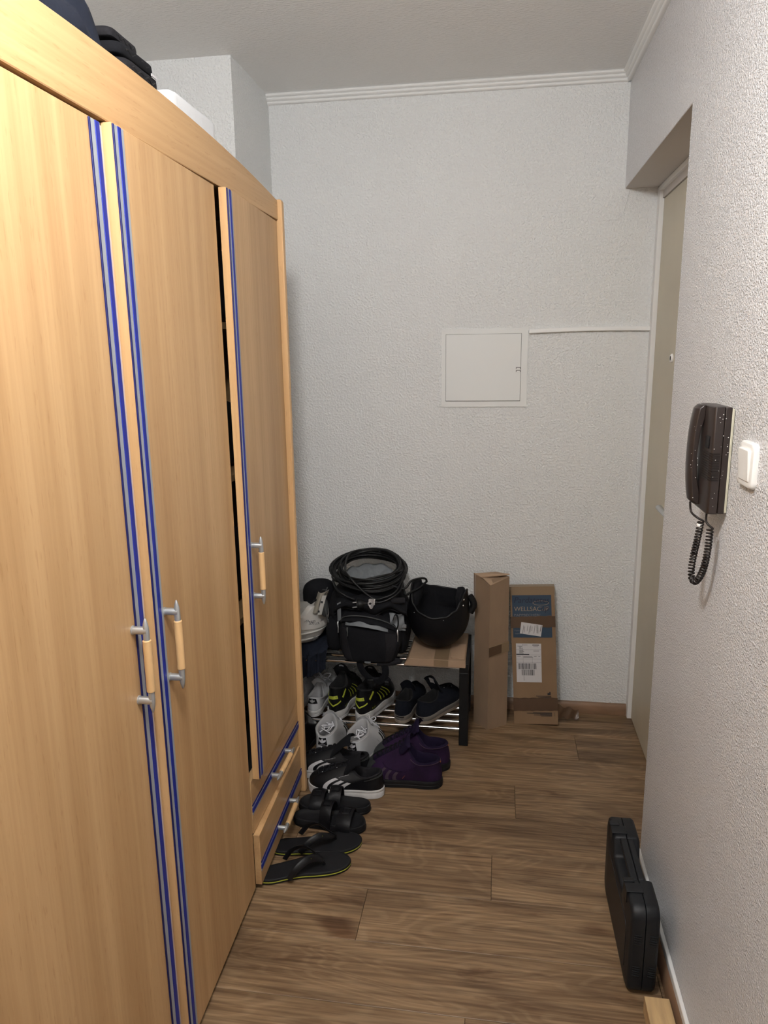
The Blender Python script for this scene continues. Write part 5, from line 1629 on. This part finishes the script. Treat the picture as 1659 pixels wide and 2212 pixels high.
ribbon([V(-.385, 2.650, .352), V(-.36, 2.655, .345), V(-.40, 2.640, .340), V(-.450, 2.632, .340)], .009, .003, M['blk2'], 'bottom_strap')
# pale lining seen through the cable coil
def topl(a, b, sd):
    th = 2 * PI * a; r_ = .104 * b
    x = bc.x - .002 + r_ * math.cos(th); y_ = 2.800 + r_ * .85 * math.sin(th)
    z = .652 + .020 * (y_ - 2.80) / .1 - .010 * (1 - b) + .010 * noise.noise(V(x * 22, y_ * 22, 3)) + .006 * math.sin(x * 90 + y_ * 30) * (1 - b * .5)
    return V(x, y_, z)
mb = MB(); mb.rings([[topl(i / 48, b, 0) for i in range(48)] for b in (.02, .15, .3, .45, .6, .75, .9, 1.0)] + [[topl(i / 48, 1.0, 0) + V(0, 0, -.012) for i in range(48)]])
BK('grey_top_lining', mb, M['lining'], smooth=180)

# ================================================================== CABLE COIL
cb_ = thing('extension_cable', 'coil of black rubber cable with plug lying on top of the backpack', 'cable', (-.50, 2.80, .65))
rr = random.Random(12)
cc = V(-.500, 2.800, .676); tiltc = R(14)
Tm = Matrix.Translation(cc) @ Matrix.Rotation(tiltc, 4, 'X')
turns = 19; n_ = turns * 40
keys = [(rr.uniform(0, 1), rr.uniform(0, 1), rr.uniform(-.5, .5), rr.uniform(-.5, .5)) for _ in range(turns * 3 + 3)]
path = []
for i in range(n_ + 1):
    f = i / 40; a = 2 * PI * f + 1.0
    k = f * 3; ki = int(k); kf = k - ki; kf = kf * kf * (3 - 2 * kf)
    ka, kb = keys[ki], keys[min(ki + 1, len(keys) - 1)]
    q = [ka[m] + (kb[m] - ka[m]) * kf for m in range(4)]
    rad = .108 + .050 * q[0]
    front = .5 - .5 * math.sin(a)   # 1 at the viewer's side
    hh = (-.028 + .056 * q[1]) * (1.0 - .15 * front) - .020 * (rad - .13) / .03
    x = rad * math.cos(a) * 1.02 + .010 * q[2]; y_ = rad * math.sin(a) * .94 + .010 * q[3]
    path.append(Tm @ V(x, y_, hh))
CB = lambda n, mb, m, p=cb_, **k: obj(n, mb, m, p, True, **k)
CB('coiled_cable', MB().tube(path, .0044, 7), M['cable'], smooth=80)
# front loop that crosses the coil, and the loop sticking out to the right
CB('crossing_loop', MB().tube(catmull([Tm @ V(.135, .06, -.01), Tm @ V(.085, .118, .004), Tm @ V(.0, .140, .014), Tm @ V(-.088, .07, .030), Tm @ V(-.090, -.05, .034), Tm @ V(-.055, -.125, .028), V(-.470, 2.655, .603), V(-.420, 2.655, .606), V(-.375, 2.680, .628), Tm @ V(.148, -.04, .012)], 90), .0044, 8), M['cable'], smooth=80)
CB('side_loop', MB().tube(catmull([Tm @ V(.10, -.10, -.014), V(-.350, 2.715, .625), V(-.325, 2.735, .650), V(-.296, 2.765, .652), V(-.275, 2.79, .644), V(-.270, 2.80, .630)], 40), .0044, 8), M['cable'], smooth=80)
CB('side_loop', MB().tube(catmull([Tm @ V(.13, -.02, -.020), V(-.348, 2.715, .604), V(-.325, 2.74, .604), V(-.296, 2.77, .612), V(-.270, 2.80, .630)], 30), .0044, 8), M['cable'], smooth=80)
CB('free_end', MB().tube(catmull([Tm @ V(-.145, -.05, -.030), V(-.610, 2.672, .625), V(-.565, 2.655, .603), V(-.535, 2.650, .595)], 30), .0044, 8), M['cable'], smooth=80)
pg = V(-.500, 2.641, .582); ax = V(-1, -.10, -.13).normalized()
pgm = MB().lathe([(0, -.052), (.0060, -.052), (.0068, -.030), (.0075, -.008), (.012, -.002), (.0165, .004), (.0185, .014), (.0175, .019), (.019, .020), (.019, .024), (.0165, .025), (0, .025)], pg, ax, 20)
plug = CB('plug', pgm, M['cable'], smooth=35)
pgc = MB()
for q in range(6):
    t0 = -.047 + q * .006
    pgc.lathe([(0, t0), (.0075, t0), (.0080, t0 + .0015), (.0075, t0 + .003), (0, t0 + .003)], pg, ax, 14)
obj('strain_relief', pgc, M['cable'], plug, True)
for sg in (-1, 1):
    o_ = pg + V(0, sg * .004, sg * .0085)
    obj('pin', MB().lathe([(0, .022), (.0024, .022), (.0024, .040), (.0016, .043), (0, .0435)], o_, ax, 10), M['silver'], plug, True)
CB('cable_tail', MB().tube(catmull([pg - ax * .050, V(-.435, 2.650, .588), V(-.400, 2.660, .600), V(-.365, 2.690, .622), Tm @ V(.140, -.06, -.01)], 40), .0044, 8), M['cable'], smooth=80)
tg2 = MB().slab(lambda a, b, sd: V(-.478 + .026 * a - .004 * b, 2.636 - (.0010 if sd else 0) + .003 * math.sin(a * 5), .604 - .042 * b + .003 * a + (.012 * b * (a - .5) ** 2 * 8 if b > .6 else 0)), 8, 10, 0)
CB('silver_tape_tag', tg2, mat('crumpled_foil', (.62, .62, .64), .35, metal=.5, bump=(120, 1.0, .004)), smooth=50)

# ================================================================== WHITE HARD-SHELL BOOT etc. at the left end of the rack
wbt = thing('hard_shell_boot', 'white hard plastic boot with black rivets on the rack left of the backpack', 'boot', (-.78, 2.76, .336))
WB = lambda n, mb, m, p=wbt, **k: obj(n, mb, m, p, True, **k)
def shellfn(cx, cy, z0_, z1_, wx, wy, topf, nz_=26, nu=64, e=2.4, prof=None, seed=0):
    rg = []
    for j in range(nz_ + 1):
        t = j / nz_; ring = []
        for i in range(nu):
            th = 2 * PI * i / nu
            zt_ = topf(math.cos(th), math.sin(th))
            z = z0_ + (zt_ - z0_) * t
            k = prof(min(1.15, (z - z0_) / (z1_ - z0_)))
            ring.append(V(cx + wx * k * se(math.cos(th), e) , cy + wy * k * se(math.sin(th), e), z))
        rg.append(ring)
    return rg
pf = lambda t: .55 + .45 * math.sin(min(1, t * 1.25 + .12) * PI / 2) ** .8
rg = shellfn(-.810, 2.762, .385, .50, .136, .105, lambda c, s_: .470 + .010 * c, prof=pf)
rg.append([V(-.810 + (p.x + .792) * .9, 2.762 + (p.y - 2.762) * .9, p.z) for p in rg[-1]])
WB('lower_shell', MB().rings(rg), M['ivory'], smooth=60)
for zz, kx in ((.430, .934), (.398, .80)):
    WB('shell_ridge', MB().tube([V(-.810 + .1375 * kx * se(math.cos(2 * PI * i / 60), 2.4) * 1.02, 2.762 + .106 * kx * se(math.sin(2 * PI * i / 60), 2.4) * 1.02, zz + .014 * math.cos(2 * PI * i / 60)) for i in range(60)], .0045, 8, closed=True), M['ivory'], smooth=60)
def cuff_top(c, s_):
    return .515 + .040 * math.exp(-((c - .72) / .22) ** 2) * (1 if s_ < 0.2 else .3) - .030 * (1 - c) * .5 - .05 * max(0, c - .93) / .07
rg = shellfn(-.810, 2.762, .455, .56, .140, .109, cuff_top, prof=lambda t: 1.0 - .02 * t)
rg += [[V(-.810 + (p.x + .792) * .93, 2.762 + (p.y - 2.762) * .93, p.z - .001) for p in rg[-1]], [V(-.810 + (p.x + .792) * .90, 2.762 + (p.y - 2.762) * .90, p.z - .05) for p in rg[-1]]]
WB('side_shell', MB().rings(rg, False, False), M['ivory'], smooth=60)
WB('rivet', MB().lathe([(0, -.002), (.0048, -.002), (.0048, .002), (.003, .003), (0, .003)], V(-.683, 2.664, .535), V(.25, -1, .1), 14), M['ink'])
cf_ = MB().slab(lambda a, b, sd: V(-.722 + .044 * a + .030 * b, 2.700 - .030 * math.sin(PI * a) - (.004 if sd else 0), .520 + .085 * b + .010 * a), 10, 12, 0)
WB('ankle_cuff', cf_, M['beige'], smooth=60)
cf_ = MB().slab(lambda a, b, sd: V(-.690 + .018 * a + .022 * b, 2.668 - .006 * a - (.004 if sd else 0), .520 + .080 * b + .004 * a), 6, 12, 0)
WB('cuff_strap', cf_, M['ivory'], smooth=60)
WB('rivet', MB().lathe([(0, -.002), (.0048, -.002), (.0048, .002), (.003, .003), (0, .003)], V(-.669, 2.6625, .575), V(.25, -1, .1), 14), M['ink'])
rgl = [[V(-.668 + wx * math.cos(2 * PI * i / 28), 2.700 - dy, .552 + hz2 * math.sin(2 * PI * i / 28) - .010 * math.cos(2 * PI * i / 28)) for i in range(28)] for wx, hz2, dy in ((.016, .036, 0), (.020, .044, .018), (.017, .038, .030), (.010, .024, .034))]
WB('grey_liner_pad', MB().rings(rgl), M['greypad'], smooth=60)
sc = MB(); rr2 = random.Random(3)
for q in range(9):
    a0 = R(-52 + rr2.uniform(-14, 20)); z = .487 + rr2.uniform(-.012, .010) if q < 6 else .408 + rr2.uniform(-.006, .006)
    kx = 1.012 if q < 6 else .86
    pts = []
    for k in range(9):
        a = a0 + .012 * k * 1.6 + .03 * math.sin(k * 2.2 + q); zz = z + .005 * math.sin(k * 1.9 + q)
        pts.append(V(-.810 + .140 * kx * se(math.cos(a), 2.4), 2.762 + .109 * kx * se(math.sin(a), 2.4), zz))
    sc.tube(catmull(pts, 24), .0006, 4)
WB('pen_scribble', sc, M['inkgrey'], smooth=None)

bn = soft_box(-.735, 2.900, .520, .075, .050, .075, 2.3, 48, 22, amp=.006, sc=14, seed=31)
for p in bn.v: p.z += .0
bnt = thing('knit_hat', 'black knitted hat piled behind the white hard boot', 'hat', (-.735, 2.90, .44))
obj('knit_body', bn, M['blk'], bnt, True, smooth=70)
obj('folded_brim', MB().tube([V(-.735 + .072 * math.cos(2 * PI * i / 40), 2.900 + .048 * math.sin(2 * PI * i / 40), .462 + .004 * math.sin(i)) for i in range(40)], .011, 8, closed=True), M['blk'], bnt, True, smooth=70)
gbx = soft_box(-.745, 2.900, .395, .085, .052, .052, 5, 40, 16, amp=.003, sc=14, seed=33, flatbot=True)
setp(obj('grey_pouch', gbx, M['navylight'], smooth=70), 'dark grey cloth pouch under the knitted hat on the rack', 'pouch')

def clothf(a, b, sd):
    x = -.850 + .190 * a
    # lies on the top tubes and hangs over the front one
    s0 = b * .34
    if s0 < .22: y_, z = 2.885 - s0, .3365
    else:
        q = (s0 - .22)
        ang = min(PI / 2, q / .028)
        y_ = 2.665 - .016 * math.sin(ang) - 0.0; z = .3365 - max(0, q - .02) + .002
        z -= .0
    hang = 1 if s0 > .22 else 0
    wv = (.008 * math.sin(a * 26 + b * 3) + .006 * math.sin(a * 61 + b * 9)) * hang + .005 * noise.noise(V(a * 9, b * 9, 1))
    if hang: z = z + (.060 * a * a if s0 > .26 else .060 * a * a * (s0 - .22) / .04)
    up_ = (.010 + .034 * math.sin(PI * min(1, s0 / .22)) ** .5 + .012 * noise.noise(V(a * 6, b * 7, 5))) if not hang else 0
    return V(x, y_ - wv * hang - (.0025 if sd else 0) * hang, z + abs(up_) * (1 - hang) + (.0025 if (sd and not hang) else 0))
cl_ = MB().slab(clothf, 48, 60, 0)
setp(obj('navy_cloth', cl_, M['navylight'], smooth=80), 'crumpled navy cloth hanging over the rack edge under the white boot', 'cloth')
